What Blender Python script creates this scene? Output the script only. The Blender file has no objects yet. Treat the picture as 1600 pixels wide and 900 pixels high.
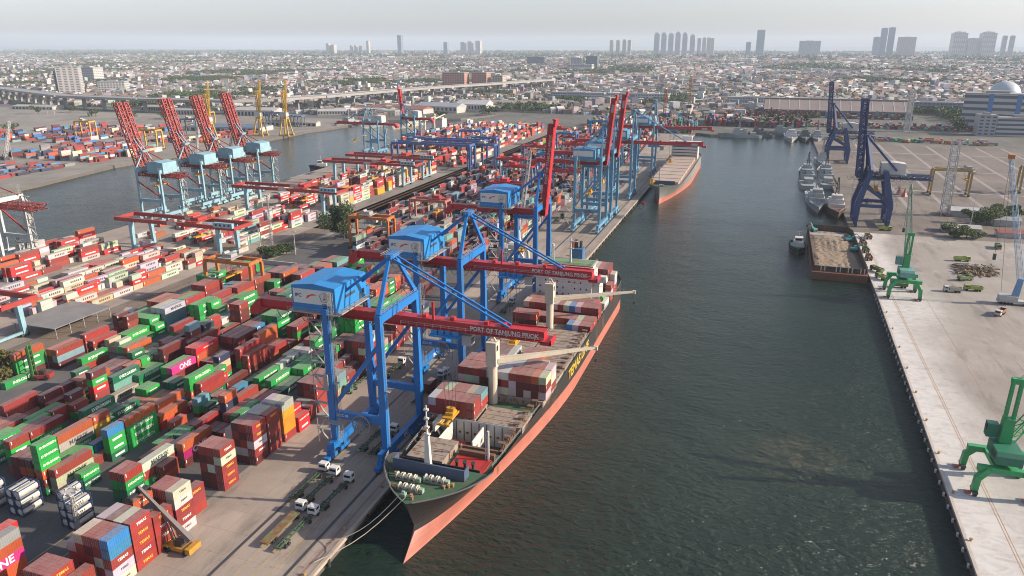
import bpy, bmesh, math, random
from mathutils import Vector as V, Matrix, Euler, noise
R=math.radians
S=bpy.context.scene
COL=S.collection
rnd=random.Random(7)
# ---------------------------------------------------------------- camera
F,HY,VX,H0=1150.,71.,1206.,118.
TH=math.atan((450-HY)/F); AZ=math.atan((VX-800)/math.hypot(F,450-HY))
_fh=V((-math.sin(AZ),math.cos(AZ),0)); _R=V((math.cos(AZ),math.sin(AZ),0))
_fw=_fh*math.cos(TH)+V((0,0,-math.sin(TH))); _U=_R.cross(_fw)
def G(u,v,z=0.):
    "surveyed point of the 1600x900 photograph -> site coordinates at height z"
    d=_fw+_R*((u-800)/F)+_U*((450-v)/F); t=(z-H0)/d.z
    return V((d.x*t,d.y*t,z))
def AY(u,v,Y):
    d=_fw+_R*((u-800)/F)+_U*((450-v)/F); t=Y/d.y
    return V((d.x*t,Y,H0+d.z*t))
cd=bpy.data.cameras.new('camera'); cam=bpy.data.objects.new('camera',cd); COL.objects.link(cam)
cd.sensor_width=36; cd.lens=F*36/1600; cd.clip_start=1; cd.clip_end=90000
m=Matrix((_R,_U,-_fw)).transposed().to_4x4(); m.translation=(0,0,H0); cam.matrix_world=m
S.camera=cam
# ---------------------------------------------------------------- materials
def nmat(name):
    m=bpy.data.materials.new(name); m.use_nodes=True; nt=m.node_tree
    return m,nt,nt.nodes,nt.links,nt.nodes['Principled BSDF']
def mixc(N,L,fac,a,b,mode='MIX'):
    n=N.new('ShaderNodeMix'); n.data_type='RGBA'; n.blend_type=mode
    for s,x in ((0,fac),(6,a),(7,b)):
        if isinstance(x,(int,float)): n.inputs[s].default_value=x
        elif isinstance(x,(tuple,list)): n.inputs[s].default_value=(*x[:3],1)
        else: L.new(x,n.inputs[s])
    return n.outputs[2]
def noiset(N,L,scale,detail=4,rough=.55,co=None,dist=0):
    n=N.new('ShaderNodeTexNoise'); n.inputs['Scale'].default_value=scale; n.inputs['Detail'].default_value=detail
    n.inputs['Roughness'].default_value=rough; n.inputs['Distortion'].default_value=dist
    if co is not None: L.new(co,n.inputs['Vector'])
    return n.outputs['Fac']
def ramp(N,L,x,a,b):
    n=N.new('ShaderNodeMapRange'); n.inputs[1].default_value=a; n.inputs[2].default_value=b; n.interpolation_type='SMOOTHSTEP'
    L.new(x,n.inputs[0]); return n.outputs[0]
def objco(N): return N.new('ShaderNodeTexCoord').outputs['Object']
def pos(N): return N.new('ShaderNodeNewGeometry').outputs['Position']
def mapco(N,L,co,scale,rot=(0,0,0)):
    n=N.new('ShaderNodeMapping'); n.inputs['Scale'].default_value=scale; n.inputs['Rotation'].default_value=rot
    L.new(co,n.inputs['Vector']); return n.outputs['Vector']
def paint(name,col,rough=.5,grime=.35,rust=0.,scale=.25,dust=0.,metal=0.):
    m,nt,N,L,b=nmat(name); co=pos(N)
    g=ramp(N,L,noiset(N,L,scale,6,.65,co),.35,.75)
    gm=N.new('ShaderNodeMath'); gm.operation='MULTIPLY'; gm.inputs[1].default_value=grime; L.new(g,gm.inputs[0])
    c=mixc(N,L,gm.outputs[0],col,tuple(x*.45+.02 for x in col))
    st=ramp(N,L,noiset(N,L,1.1,5,.7,mapco(N,L,co,(1,1,.07)),.3),.5,.78); sk=N.new('ShaderNodeMath'); sk.operation='MULTIPLY'; sk.inputs[1].default_value=grime*.8; L.new(st,sk.inputs[0])
    c=mixc(N,L,sk.outputs[0],c,tuple(x*.4+.02 for x in col))
    if rust:
        r=ramp(N,L,noiset(N,L,scale*2.5,8,.7,mapco(N,L,co,(1,1,.35))),.62-rust*.3,.72-rust*.2)
        c=mixc(N,L,r,c,(.16,.065,.03))
    if dust:
        sx=N.new('ShaderNodeSeparateXYZ'); L.new(N.new('ShaderNodeNewGeometry').outputs['Normal'],sx.inputs[0])
        t=ramp(N,L,sx.outputs[2],.5,.9); tm=N.new('ShaderNodeMath'); tm.operation='MULTIPLY'; tm.inputs[1].default_value=dust; L.new(t,tm.inputs[0])
        c=mixc(N,L,tm.outputs[0],c,(.33,.3,.27))
    L.new(c,b.inputs['Base Color']); b.inputs['Roughness'].default_value=rough; b.inputs['Metallic'].default_value=metal
    return m
MATS={}
def M(name,col=None,**k):
    if name not in MATS: MATS[name]=paint(name,col,**k)
    return MATS[name]
def attr_mat(name,dust=.3,grime=.3,rough=.6,scale=.3,obj=False,corr=False,rust=.25):
    "each thing's own colour (object colour or face colour attribute), weathered"
    m,nt,N,L,b=nmat(name); co=pos(N)
    if obj:
        a=N.new('ShaderNodeObjectInfo'); base=a.outputs['Color']
    else:
        a=N.new('ShaderNodeAttribute'); a.attribute_name='tint'; base=a.outputs['Color']
    g=ramp(N,L,noiset(N,L,scale,6,.65,co),.3,.8)
    gm=N.new('ShaderNodeMath'); gm.operation='MULTIPLY'; gm.inputs[1].default_value=grime; L.new(g,gm.inputs[0])
    d=N.new('ShaderNodeMix'); d.data_type='RGBA'; d.blend_type='MULTIPLY'; d.inputs[0].default_value=1
    L.new(base,d.inputs[6]); d.inputs[7].default_value=(.5,.47,.45,1)
    c=mixc(N,L,gm.outputs[0],base,d.outputs[2])
    if dust:
        sx=N.new('ShaderNodeSeparateXYZ'); L.new(N.new('ShaderNodeNewGeometry').outputs['Normal'],sx.inputs[0])
        t=ramp(N,L,sx.outputs[2],.5,.9)
        w=ramp(N,L,noiset(N,L,.5,6,.7,co),.25,.75)
        q=N.new('ShaderNodeMath'); q.operation='MULTIPLY_ADD'; q.inputs[1].default_value=dust*.7; q.inputs[2].default_value=dust*.5; L.new(w,q.inputs[0])
        tm=N.new('ShaderNodeMath'); tm.operation='MULTIPLY'; L.new(t,tm.inputs[0]); L.new(q.outputs[0],tm.inputs[1])
        c=mixc(N,L,tm.outputs[0],c,(.31,.27,.25))
    if rust:
        r=ramp(N,L,noiset(N,L,.9,8,.75,mapco(N,L,co,(1,1,.5))),.66,.78)
        rm=N.new('ShaderNodeMath'); rm.operation='MULTIPLY'; rm.inputs[1].default_value=rust; L.new(r,rm.inputs[0])
        c=mixc(N,L,rm.outputs[0],c,(.13,.06,.035))
    L.new(c,b.inputs['Base Color']); b.inputs['Roughness'].default_value=rough
    return m
# ---------------------------------------------------------------- mesh builder
class MB:
    def __init__(s): s.v=[];s.f=[];s.c=[];s.mi=[];s.col=None;s.m=0
    def add(s,vs,fs):
        o=len(s.v); s.v.extend([tuple(p) for p in vs])
        for f in fs:
            s.f.append([i+o for i in f]); s.c.append(s.col); s.mi.append(s.m)
        return s
    def box(s,x0,y0,z0,x1,y1,z1):
        return s.add([(x0,y0,z0),(x1,y0,z0),(x1,y1,z0),(x0,y1,z0),(x0,y0,z1),(x1,y0,z1),(x1,y1,z1),(x0,y1,z1)],
          [(3,2,1,0),(4,5,6,7),(0,1,5,4),(1,2,6,5),(2,3,7,6),(3,0,4,7)])
    def rbox(s,c,d,rz=0,rx=0,ry=0):
        e=Euler((rx,ry,rz)).to_matrix(); c=V(c); a,b,h=d[0]/2,d[1]/2,d[2]/2
        P=[c+e@V(p) for p in ((-a,-b,-h),(a,-b,-h),(a,b,-h),(-a,b,-h),(-a,-b,h),(a,-b,h),(a,b,h),(-a,b,h))]
        return s.add(P,[(3,2,1,0),(4,5,6,7),(0,1,5,4),(1,2,6,5),(2,3,7,6),(3,0,4,7)])
    def beam(s,p,q,w,h=None,w1=None,h1=None,up=(0,0,1)):
        p,q=V(p),V(q); h=h or w; w1=w1 or w; h1=h1 or h
        d=(q-p).normalized(); up=V(up)
        if abs(d.dot(up))>.97: up=V((0,1,0)) if abs(d.y)<.9 else V((1,0,0))
        a=d.cross(up).normalized(); b=a.cross(d)
        P=[]
        for o,ww,hh in ((p,w,h),(q,w1,h1)):
            for i,j in ((-1,-1),(1,-1),(1,1),(-1,1)): P.append(o+a*(i*ww/2)+b*(j*hh/2))
        return s.add(P,[(0,1,2,3),(7,6,5,4),(1,0,4,5),(2,1,5,6),(3,2,6,7),(0,3,7,4)])
    def tube(s,p,q,r,r1=None,n=8,caps=True):
        p,q=V(p),V(q); r1=r if r1 is None else r1; d=(q-p).normalized()
        up=V((0,0,1)) if abs(d.z)<.9 else V((1,0,0)); a=d.cross(up).normalized(); b=a.cross(d)
        P=[];Fc=[]
        for o,rr in ((p,r),(q,r1)):
            for i in range(n):
                t=2*math.pi*i/n; P.append(o+a*(math.cos(t)*rr)+b*(math.sin(t)*rr))
        for i in range(n): j=(i+1)%n; Fc.append((j,i,i+n,j+n))
        if caps: Fc+= [tuple(range(n)),tuple(reversed(range(n,2*n)))]
        return s.add(P,Fc)
    def prism(s,pts,z0,z1):
        n=len(pts); P=[(x,y,z0) for x,y in pts]+[(x,y,z1) for x,y in pts]
        Fc=[tuple(reversed(range(n))),tuple(range(n,2*n))]+[(i,(i+1)%n,(i+1)%n+n,i+n) for i in range(n)]
        return s.add(P,Fc)
    def ext(s,pts,axis,a,b):
        "extrude an outline (2 coordinates) along axis 'x' or 'y'"
        n=len(pts); f=(lambda p,t:(t,p[0],p[1])) if axis=='x' else (lambda p,t:(p[0],t,p[1]))
        P=[f(p,a) for p in pts]+[f(p,b) for p in pts]
        return s.add(P,[tuple(range(n)),tuple(reversed(range(n,2*n)))]+[((i+1)%n,i,i+n,(i+1)%n+n) for i in range(n)])
    def lat(s,p,q,w,n,t=.25,w1=None,d=.6):
        "lattice mast: four chords with zigzag bracing"
        p,q=V(p),V(q); w1=w if w1 is None else w1; ax=(q-p).normalized()
        up=V((0,0,1)) if abs(ax.z)<.85 else V((0,1,0)); a=ax.cross(up).normalized(); b=a.cross(ax)
        cs=((-1,-1),(1,-1),(1,1),(-1,1))
        def pt(k,c): 
            f=k/n; ww=(w+(w1-w)*f)/2; return p.lerp(q,f)+a*(c[0]*ww)+b*(c[1]*ww)
        for c in cs: s.beam(pt(0,c),pt(n,c),t)
        for k in range(n):
            for i in range(4):
                c0,c1=cs[i],cs[(i+1)%4]
                if (k+i)%2: c0,c1=c1,c0
                s.beam(pt(k,c0),pt(k+1,c1),t*d); s.beam(pt(k+1,cs[i]),pt(k+1,cs[(i+1)%4]),t*d)
        return s
    def rail(s,pts,h=1.1,t=.07,step=2.):
        for p,q in zip(pts,pts[1:]):
            p,q=V(p),V(q); n=max(1,int((q-p).length/step))
            s.beam(p+V((0,0,h)),q+V((0,0,h)),t); s.beam(p+V((0,0,h*.55)),q+V((0,0,h*.55)),t*.8)
            for i in range(n+1): o=p.lerp(q,i/n); s.beam(o,o+V((0,0,h)),t)
        return s
    def build(s,name,mat,par=None,loc=None,tint=None,smooth=False):
        me=bpy.data.meshes.new(name); me.from_pydata(s.v,[],s.f)
        for x in (mat if isinstance(mat,(list,tuple)) else [mat]): me.materials.append(x)
        if any(s.mi): me.polygons.foreach_set('material_index',s.mi)
        if any(c is not None for c in s.c):
            at=me.color_attributes.new('tint','FLOAT_COLOR','CORNER'); buf=[]
            for f,c in zip(s.f,s.c): buf.extend((*(c or (.5,.5,.5)),1.)*len(f))
            at.data.foreach_set('color',buf)
        if smooth: me.polygons.foreach_set('use_smooth',[True]*len(me.polygons))
        me.update(); return link(name,me,par,loc,tint)
def link(name,me,par=None,loc=None,tint=None):
    o=bpy.data.objects.new(name,me); COL.objects.link(o)
    if par is not None: o.parent=par
    if loc is not None: o.location=loc
    if tint: o.color=(*tint,1)
    return o
def tag(o,label,cat,group=None):
    o['label']=label; o['category']=cat
    if group: o['group']=group
    return o
def thing(name,label,cat,loc=(0,0,0),rz=0,group=None):
    o=bpy.data.objects.new(name,None); COL.objects.link(o); o.location=loc; o.rotation_euler=(0,0,rz); o.empty_display_size=.1
    return tag(o,label,cat,group)
def struct(o,kind='structure'): o['kind']=kind; return o
def copy_tree(o,par=None,loc=None,rz=None,label=None,group=None):
    c=o.copy(); COL.objects.link(c); c.parent=par
    if loc is not None: c.location=loc
    if rz is not None: c.rotation_euler=(0,0,rz)
    if label: c['label']=label
    if group: c['group']=group
    for ch in list(o.children): copy_tree(ch,c)
    return c
_T={}
def text_mesh(st,ext=.02):
    k=(st,ext)
    if k not in _T:
        cu=bpy.data.curves.new('lettering','FONT'); cu.body=st; cu.size=1; cu.extrude=ext; cu.align_x='CENTER'; cu.align_y='CENTER'; cu.resolution_u=2; cu.offset=.022
        ob=bpy.data.objects.new('lettering',cu); COL.objects.link(ob)
        dg=bpy.context.evaluated_depsgraph_get(); me=bpy.data.meshes.new_from_object(ob.evaluated_get(dg))
        bpy.data.objects.remove(ob); bpy.data.curves.remove(cu); me.name='lettering'; _T[k]=me
    return _T[k]
def lettering(st,mat,par,loc,size,rot,name='lettering',sx=1.,ext=.02):
    me=text_mesh(st,ext)
    key=(st,ext,mat.name)
    if key not in _T:
        q=me.copy(); q.materials.clear(); q.materials.append(mat); _T[key]=q
    o=link(name,_T[key],par,loc); o.rotation_euler=rot; o.scale=(size*sx,size,1)
    return o
ROT_X=(R(90),0,R(90))      # reads along +Y, faces +X
ROT_NY=(R(90),0,0)         # reads along +X, faces -Y
# ---------------------------------------------------------------- light
w=bpy.data.worlds.new('World'); S.world=w; w.use_nodes=True; nt=w.node_tree; N,L=nt.nodes,nt.links
SUN=V((.955,.22,0)).normalized(); EL=R(25)
sky=N.new('ShaderNodeTexSky'); sky.sky_type='NISHITA'; sky.sun_disc=False; sky.sun_elevation=EL
sky.sun_rotation=math.atan2(SUN.x,SUN.y); sky.air_density=1.; sky.dust_density=1.5; sky.ozone_density=1.5; sky.altitude=50
hs=N.new('ShaderNodeHueSaturation'); hs.inputs['Saturation'].default_value=.55; L.new(sky.outputs[0],hs.inputs['Color'])
bg=N['Background']; L.new(mixc(N,L,1.,hs.outputs[0],(1.,1.,1.1),'MULTIPLY'),bg.inputs['Color']); bg.inputs['Strength'].default_value=.102
sl=bpy.data.lights.new('sun','SUN'); sl.energy=4.8; sl.angle=R(.5); sl.color=(1,.84,.66)
so=bpy.data.objects.new('sun',sl); COL.objects.link(so)
so.rotation_euler=(SUN*math.cos(EL)+V((0,0,math.sin(EL)))).to_track_quat('Z','Y').to_euler()
S.view_settings.view_transform='Standard'; S.view_settings.look='None'; S.view_settings.exposure=.8; S.view_settings.gamma=1
S.cycles.max_bounces=5; S.cycles.diffuse_bounces=2; S.cycles.glossy_bounces=2; S.cycles.transmission_bounces=2; S.cycles.volume_bounces=2
S.cycles.caustics_reflective=False; S.cycles.caustics_refractive=False
S.cycles.use_denoising=True; S.cycles.filter_width=1.05
try: S.cycles.denoiser='OPENIMAGEDENOISE'
except Exception: pass
S.cycles.use_adaptive_sampling=True; S.cycles.adaptive_threshold=.008
S.render.use_persistent_data=False
# ================================================================ setting: water, grounds
def ground_mat(name,base,dark,light,joint=0.,stain=.5,sc=1.,dusty=None,grass=0.):
    m,nt,N,L,b=nmat(name); co=pos(N)
    n1=noiset(N,L,.012*sc,8,.62,co,.6); n2=noiset(N,L,.11*sc,8,.7,mapco(N,L,co,(1,.25,1))); n3=noiset(N,L,1.7,4,.6,co)
    c=mixc(N,L,ramp(N,L,n1,.33,.66),base,dark)
    s2=N.new('ShaderNodeMath'); s2.operation='MULTIPLY'; s2.inputs[1].default_value=stain*1.25; L.new(ramp(N,L,n2,.5,.66),s2.inputs[0])
    c=mixc(N,L,s2.outputs[0],c,tuple(x*.5 for x in dark))
    n4=noiset(N,L,.045*sc,6,.65,mapco(N,L,co,(1,.5,1),(0,0,.4)))
    s4=N.new('ShaderNodeMath'); s4.operation='MULTIPLY'; s4.inputs[1].default_value=.55; L.new(ramp(N,L,n4,.52,.72),s4.inputs[0])
    c=mixc(N,L,s4.outputs[0],c,light)
    c=mixc(N,L,.12,c,mixc(N,L,n3,(.02,.02,.02),(.5,.48,.45)))
    n5=noiset(N,L,.9*sc,6,.7,mapco(N,L,co,(1,.035,1),(0,0,.03)),.2); n6=noiset(N,L,.03,3,.5,co)
    s5=N.new('ShaderNodeMath'); s5.operation='MULTIPLY'; L.new(ramp(N,L,n5,.56,.7),s5.inputs[0]); L.new(ramp(N,L,n6,.42,.6),s5.inputs[1])
    s6=N.new('ShaderNodeMath'); s6.operation='MULTIPLY'; s6.inputs[1].default_value=.6; L.new(s5.outputs[0],s6.inputs[0])
    c=mixc(N,L,s6.outputs[0],c,tuple(x*.42 for x in dark))
    n7=noiset(N,L,.16*sc,5,.75,co,1.2); s7=N.new('ShaderNodeMath'); s7.operation='MULTIPLY'; s7.inputs[1].default_value=.7; L.new(ramp(N,L,n7,.64,.72),s7.inputs[0])
    c=mixc(N,L,s7.outputs[0],c,tuple(x*.4 for x in dark))
    if joint:
        bt=N.new('ShaderNodeTexBrick'); bt.inputs['Color1'].default_value=(0,0,0,1); bt.inputs['Color2'].default_value=(.35,.35,.35,1); bt.inputs['Mortar'].default_value=(1,1,1,1)
        bt.inputs['Scale'].default_value=.1; bt.inputs['Mortar Size'].default_value=.006; bt.inputs['Brick Width'].default_value=1.2; bt.inputs['Row Height'].default_value=.8; bt.offset=0
        L.new(co,bt.inputs['Vector'])
        jm=N.new('ShaderNodeMath'); jm.operation='MULTIPLY'; jm.inputs[1].default_value=joint; L.new(bt.outputs['Color'],jm.inputs[0])
        c=mixc(N,L,jm.outputs[0],c,tuple(x*.55 for x in dark))
    if grass:
        c=mixc(N,L,ramp(N,L,noiset(N,L,.02,8,.7,co,1.),.57,.66),c,(.05,.055,.02))
    if dusty:
        sx=N.new('ShaderNodeSeparateXYZ'); L.new(co,sx.inputs[0])
        nz=N.new('ShaderNodeMath'); nz.operation='MULTIPLY_ADD'; nz.inputs[1].default_value=44; L.new(noiset(N,L,.022,7,.6,mapco(N,L,co,(1,.45,1)),.8),nz.inputs[0]); L.new(sx.outputs[0],nz.inputs[2])
        yy=N.new('ShaderNodeMath'); yy.operation='MULTIPLY_ADD'; yy.inputs[1].default_value=-.0187; L.new(sx.outputs[1],yy.inputs[0]); L.new(nz.outputs[0],yy.inputs[2])
        dm=ramp(N,L,yy.outputs[0],106,82); fr=ramp(N,L,noiset(N,L,.35,8,.7,mapco(N,L,co,(.6,1,1),(0,0,.5)),.8),.1,.62)
        d2=N.new('ShaderNodeMath'); d2.operation='MULTIPLY'; L.new(dm,d2.inputs[0]); L.new(fr,d2.inputs[1])
        c=mixc(N,L,d2.outputs[0],c,dusty)
    L.new(c,b.inputs['Base Color']); b.inputs['Roughness'].default_value=.85
    bp=N.new('ShaderNodeBump'); bp.inputs['Strength'].default_value=.25; bp.inputs['Distance'].default_value=.1; L.new(n3,bp.inputs['Height']); L.new(bp.outputs[0],b.inputs['Normal'])
    return m
GM_Q=ground_mat('quay_concrete',(.33,.27,.225),(.2,.17,.145),(.42,.35,.3),joint=.5)
GM_Y=ground_mat('yard_asphalt',(.075,.075,.08),(.05,.05,.055),(.13,.12,.115),joint=0,stain=.4)
GM_W=ground_mat('west_concrete',(.24,.22,.19),(.15,.14,.125),(.33,.3,.27),joint=.3)
GM_E=ground_mat('east_concrete',(.30,.275,.25),(.22,.195,.175),(.46,.44,.425),joint=.35,stain=.45,dusty=(.5,.49,.48))
GM_N=ground_mat('north_yard',(.165,.135,.112),(.1,.082,.07),(.235,.2,.17),joint=.6,stain=.5,grass=1)
GM_C=ground_mat('city_soil',(.1,.095,.085),(.05,.058,.04),(.17,.16,.15),joint=0)
def slab(name,pts,mat,z=0,skirt=-7,wallmat=None):
    b=MB(); n=len(pts); b.add([(x,y,z) for x,y in pts],[tuple(range(n))])
    if skirt is not None:
        b.m=1
        for i in range(n):
            (x0,y0),(x1,y1)=pts[i],pts[(i+1)%n]
            b.add([(x0,y0,z),(x0,y0,skirt),(x1,y1,skirt),(x1,y1,z)],[(0,1,2,3)])
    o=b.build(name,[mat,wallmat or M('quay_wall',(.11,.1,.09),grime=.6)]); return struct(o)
QX=-90.4
PEN=[(QX,-300),(QX,1064),(-461,1064),(-450.6,910),(-431.7,726),(-418.7,649),(-415.5,557),(-409.3,372),(-405.4,300),(-405,-300)]
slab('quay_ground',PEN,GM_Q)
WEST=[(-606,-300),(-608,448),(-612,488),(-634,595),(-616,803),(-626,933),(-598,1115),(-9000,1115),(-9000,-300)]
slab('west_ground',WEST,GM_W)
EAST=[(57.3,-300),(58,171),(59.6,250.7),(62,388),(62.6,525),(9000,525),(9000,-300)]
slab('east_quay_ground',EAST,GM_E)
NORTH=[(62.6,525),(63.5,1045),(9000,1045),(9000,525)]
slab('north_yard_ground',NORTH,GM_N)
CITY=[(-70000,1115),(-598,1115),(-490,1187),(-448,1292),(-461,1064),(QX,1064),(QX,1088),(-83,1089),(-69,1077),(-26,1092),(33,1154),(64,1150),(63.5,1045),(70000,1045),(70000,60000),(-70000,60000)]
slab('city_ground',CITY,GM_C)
# water
m,nt,N,L,b=nmat('harbour_water'); co=pos(N)
big=ramp(N,L,noiset(N,L,.006,6,.6,co,.8),.35,.7)
c=mixc(N,L,big,(.0075,.0205,.0145),(.019,.033,.022)); silt=ramp(N,L,noiset(N,L,.02,8,.7,mapco(N,L,co,(1,1.6,1),(0,0,.5)),1.5),.62,.74); sm=N.new('ShaderNodeMath'); sm.operation='MULTIPLY'; sm.inputs[1].default_value=.5; L.new(silt,sm.inputs[0]); c=mixc(N,L,sm.outputs[0],c,(.035,.035,.02))
vd=N.new('ShaderNodeVectorMath'); vd.operation='DISTANCE'; pz=G(1245,715,-3); vd.inputs[1].default_value=(pz.x,pz.y,-3); L.new(mapco(N,L,co,(1,1,1)),vd.inputs[0])
pm=N.new('ShaderNodeMath'); pm.operation='MULTIPLY'; L.new(ramp(N,L,vd.outputs['Value'],22,3),pm.inputs[0]); L.new(ramp(N,L,noiset(N,L,.11,7,.7,mapco(N,L,co,(1,1.5,1),(0,0,.6)),1.5),.42,.66),pm.inputs[1])
c=mixc(N,L,pm.outputs[0],c,(.07,.068,.042))
L.new(c,b.inputs['Base Color']); b.inputs['Roughness'].default_value=.16; b.inputs['IOR'].default_value=1.33
w1=noiset(N,L,.33,4,.6,mapco(N,L,co,(1.,1.7,1),(0,0,R(-25))),.4); w2=noiset(N,L,.055,4,.55,mapco(N,L,co,(1,1.4,1),(0,0,R(20))),.3); w3=noiset(N,L,1.3,3,.6,mapco(N,L,co,(1,1.6,1),(0,0,R(-10))))
def addm(a,ka,bb,kb):
    x=N.new('ShaderNodeMath'); x.operation='MULTIPLY'; x.inputs[1].default_value=ka; L.new(a,x.inputs[0])
    y=N.new('ShaderNodeMath'); y.operation='MULTIPLY_ADD'; y.inputs[1].default_value=kb; L.new(bb,y.inputs[0]); L.new(x.outputs[0],y.inputs[2]); return y.outputs[0]
hh=addm(addm(w1,1.,w2,1.6),1.,w3,.3)
sy=N.new('ShaderNodeSeparateXYZ'); L.new(co,sy.inputs[0])
calm=N.new('ShaderNodeMapRange'); calm.interpolation_type='SMOOTHSTEP'
for i_,v_ in ((1,230),(2,620),(3,1.),(4,.22)): calm.inputs[i_].default_value=v_
yw=N.new('ShaderNodeMath'); yw.operation='MULTIPLY_ADD'; yw.inputs[1].default_value=260; L.new(noiset(N,L,.011,5,.6,mapco(N,L,co,(1,.6,1)),1.2),yw.inputs[0]); L.new(sy.outputs[1],yw.inputs[2])
ys_=N.new('ShaderNodeMath'); ys_.operation='SUBTRACT'; ys_.inputs[1].default_value=130; L.new(yw.outputs[0],ys_.inputs[0]); L.new(ys_.outputs[0],calm.inputs[0])
hm=N.new('ShaderNodeMath'); hm.operation='MULTIPLY'; L.new(hh,hm.inputs[0]); L.new(calm.outputs[0],hm.inputs[1]); hh=hm.outputs[0]
bp=N.new('ShaderNodeBump'); bp.inputs['Strength'].default_value=.85; bp.inputs['Distance'].default_value=1.6; L.new(hh,bp.inputs['Height']); L.new(bp.outputs[0],b.inputs['Normal'])
WATER=m
struct(MB().add([(-1500,-300,-3),(700,-300,-3),(700,1500,-3),(-1500,1500,-3)],[(0,1,2,3)]).build('water',WATER))
# paved strips laid on the ground (4 mm sheets)
def sheet(name,pts,mat,z): return struct(MB().add([(x,y,z) for x,y in pts],[tuple(range(len(pts)))]).build(name,mat))
def rect(x0,y0,x1,y1): return [(x0,y0),(x1,y0),(x1,y1),(x0,y1)]
sheet('yard_pavement',rect(-262,60,-134,420),GM_Y,.004)
sheet('yard_road',rect(-300,420,-134,1050),ground_mat('yard_road',(.2,.18,.16),(.11,.1,.095),(.26,.24,.21),stain=.5),.004)
sheet('rail_corridor',rect(-284,60,-266,1000),ground_mat('ballast',(.14,.12,.1),(.09,.075,.06),(.22,.2,.17),stain=.7),.004)
RAILM=M('rail_steel',(.06,.05,.05),rough=.5); PALE=M('pale_concrete',(.46,.41,.36),grime=.5)
bm_=MB()
for x in (-95.9,-112.8):
    bm_.box(x-.45,-100,.002,x+.45,1064,.012)
struct(bm_.build('crane_rail_slot',M('slot_dark',(.045,.045,.05),grime=.5)))
struct(MB().box(QX-.02,-100,-.8,QX+.9,1064,.16).build('quay_cope',M('cope',(.4,.33,.27),grime=.6,scale=.12)))
bm_=MB()
for x in (-275.2,-273.8,-280.2,-278.8): bm_.box(x-.06,60,.02,x+.06,1000,.18)
struct(bm_.build('railway_rails',M('rust_rail',(.14,.08,.05))))
bm_=MB()
YL=M('yellow_line',(.42,.3,.07),grime=.8,scale=.6)
for x in (-99.5,-103.,-107.): 
    bm_.box(x-.09,-50,.004,x+.09,1000,.008)
struct(bm_.build('lane_markings',YL))
bm_=MB()
for x in (-92.3,-92.7): bm_.box(x-.07,-50,.004,x+.07,420,.02)
struct(bm_.build('quay_cable_strip',M('red_strip',(.2,.05,.05),grime=.7)))
# yellow bay outlines on the yard asphalt near the tank containers
bm_=MB()
for x0,y0,x1,y1 in ((-157,60,-156.8,118),(-151,60,-150.8,118),(-166,60,-165.8,103),(-176,60,-175.8,118)): bm_.box(x0,y0,.008,x1,y1,.014)
for y in (72,85,98): bm_.box(-166,y,.009,-150.8,y+.2,.015)
struct(bm_.build('yard_markings',YL))
# east quay: cope, wall face and pale dusty apron
bm_=MB()
for (x0,y0),(x1,y1) in zip(EAST[:4],EAST[1:5]): bm_.beam((x0+.35,y0,-.25),(x1+.35,y1,-.25),.8,.8)
struct(bm_.build('east_quay_cope',M('pale_concrete')))
bm_=MB()
for x,y0,y1 in ((84,90,520),(68.5,90,520),(69.2,90,520)): bm_.box(x-.1,y0,.008,x+.1,y1,.014)
struct(bm_.build('east_lane_markings',M('faded_orange_line',(.4,.24,.12),grime=.8,scale=.6)))
# rows of pale runway strips across the north yard
bm_=MB()
for i,x in enumerate(range(110,460,27)): bm_.box(x,620,.004,x+3.2,1030,.006)
for y in (700,822,950): bm_.box(80,y,.007,600,y+3.4,.009)
struct(bm_.build('yard_runway_strips',M('strip_concrete',(.29,.24,.2),grime=.6,scale=.05)))
# piles and dark fender line of the main quay
FEND=M('fender_black',(.02,.02,.02),rough=.8); FW=M('fender_white',(.5,.5,.49),grime=.5)
f0=MB(); f0.tube((0,0,-.5),(0,0,-2.4),.55,n=10); f0.box(-.75,-.35,-1.9,-.3,.35,-.9)
first=None
for k in range(52):
    y=108+k*9.5
    if first is None:
        first=f0.build('quay_fender',FEND,loc=(QX+.75,y,0)); o=first
    else: o=first.copy(); COL.objects.link(o); o.location=(QX+.75,y,0)
    tag(o,'black rubber fender on the wall of the container quay','fender','black fenders along the container quay')
t0=thing('wall_fender','pale fender panel hung on the dark wall of the right-hand quay','fender',(58,120,0),0,'pale fenders along the right-hand quay')
MB().box(-.85,-.4,-1.5,-.45,.4,-.5).build('panel',FW,t0); MB().tube((-.45,0,-1),(.0,0,-1),.4,n=8).build('rubber_cone',FEND,t0)
for k in range(44):
    y=118+k*6.3
    x=57.9+(y-171)*.0187
    if k==0: t0.location=(x,y,0)
    else: copy_tree(t0,loc=(x,y,0))
t0=thing('bollard','yellow brown mooring bollard on the right-hand quay edge','bollard',(0,0,0),0,'bollards along the right-hand quay')
MB().tube((0,0,0),(0,0,.45),.3,.24,n=10).build('post',M('bollard_yellow',(.35,.22,.06),grime=.6),t0); MB().tube((0,0,.45),(0,0,.75),.42,.38,n=10).build('cap',M('bollard_yellow'),t0)
for k in range(12):
    y=140+k*22.; x=59.4+(y-171)*.0187
    if k==0: t0.location=(x,y,.0)
    else: copy_tree(t0,loc=(x,y,.0))
for k,y in enumerate((120,138,158,350,372,398,420,445)):
    copy_tree(t0,loc=(QX-1.2,y,.004),label='yellow brown mooring bollard on the container quay edge',group='bollards along the container quay')
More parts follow.
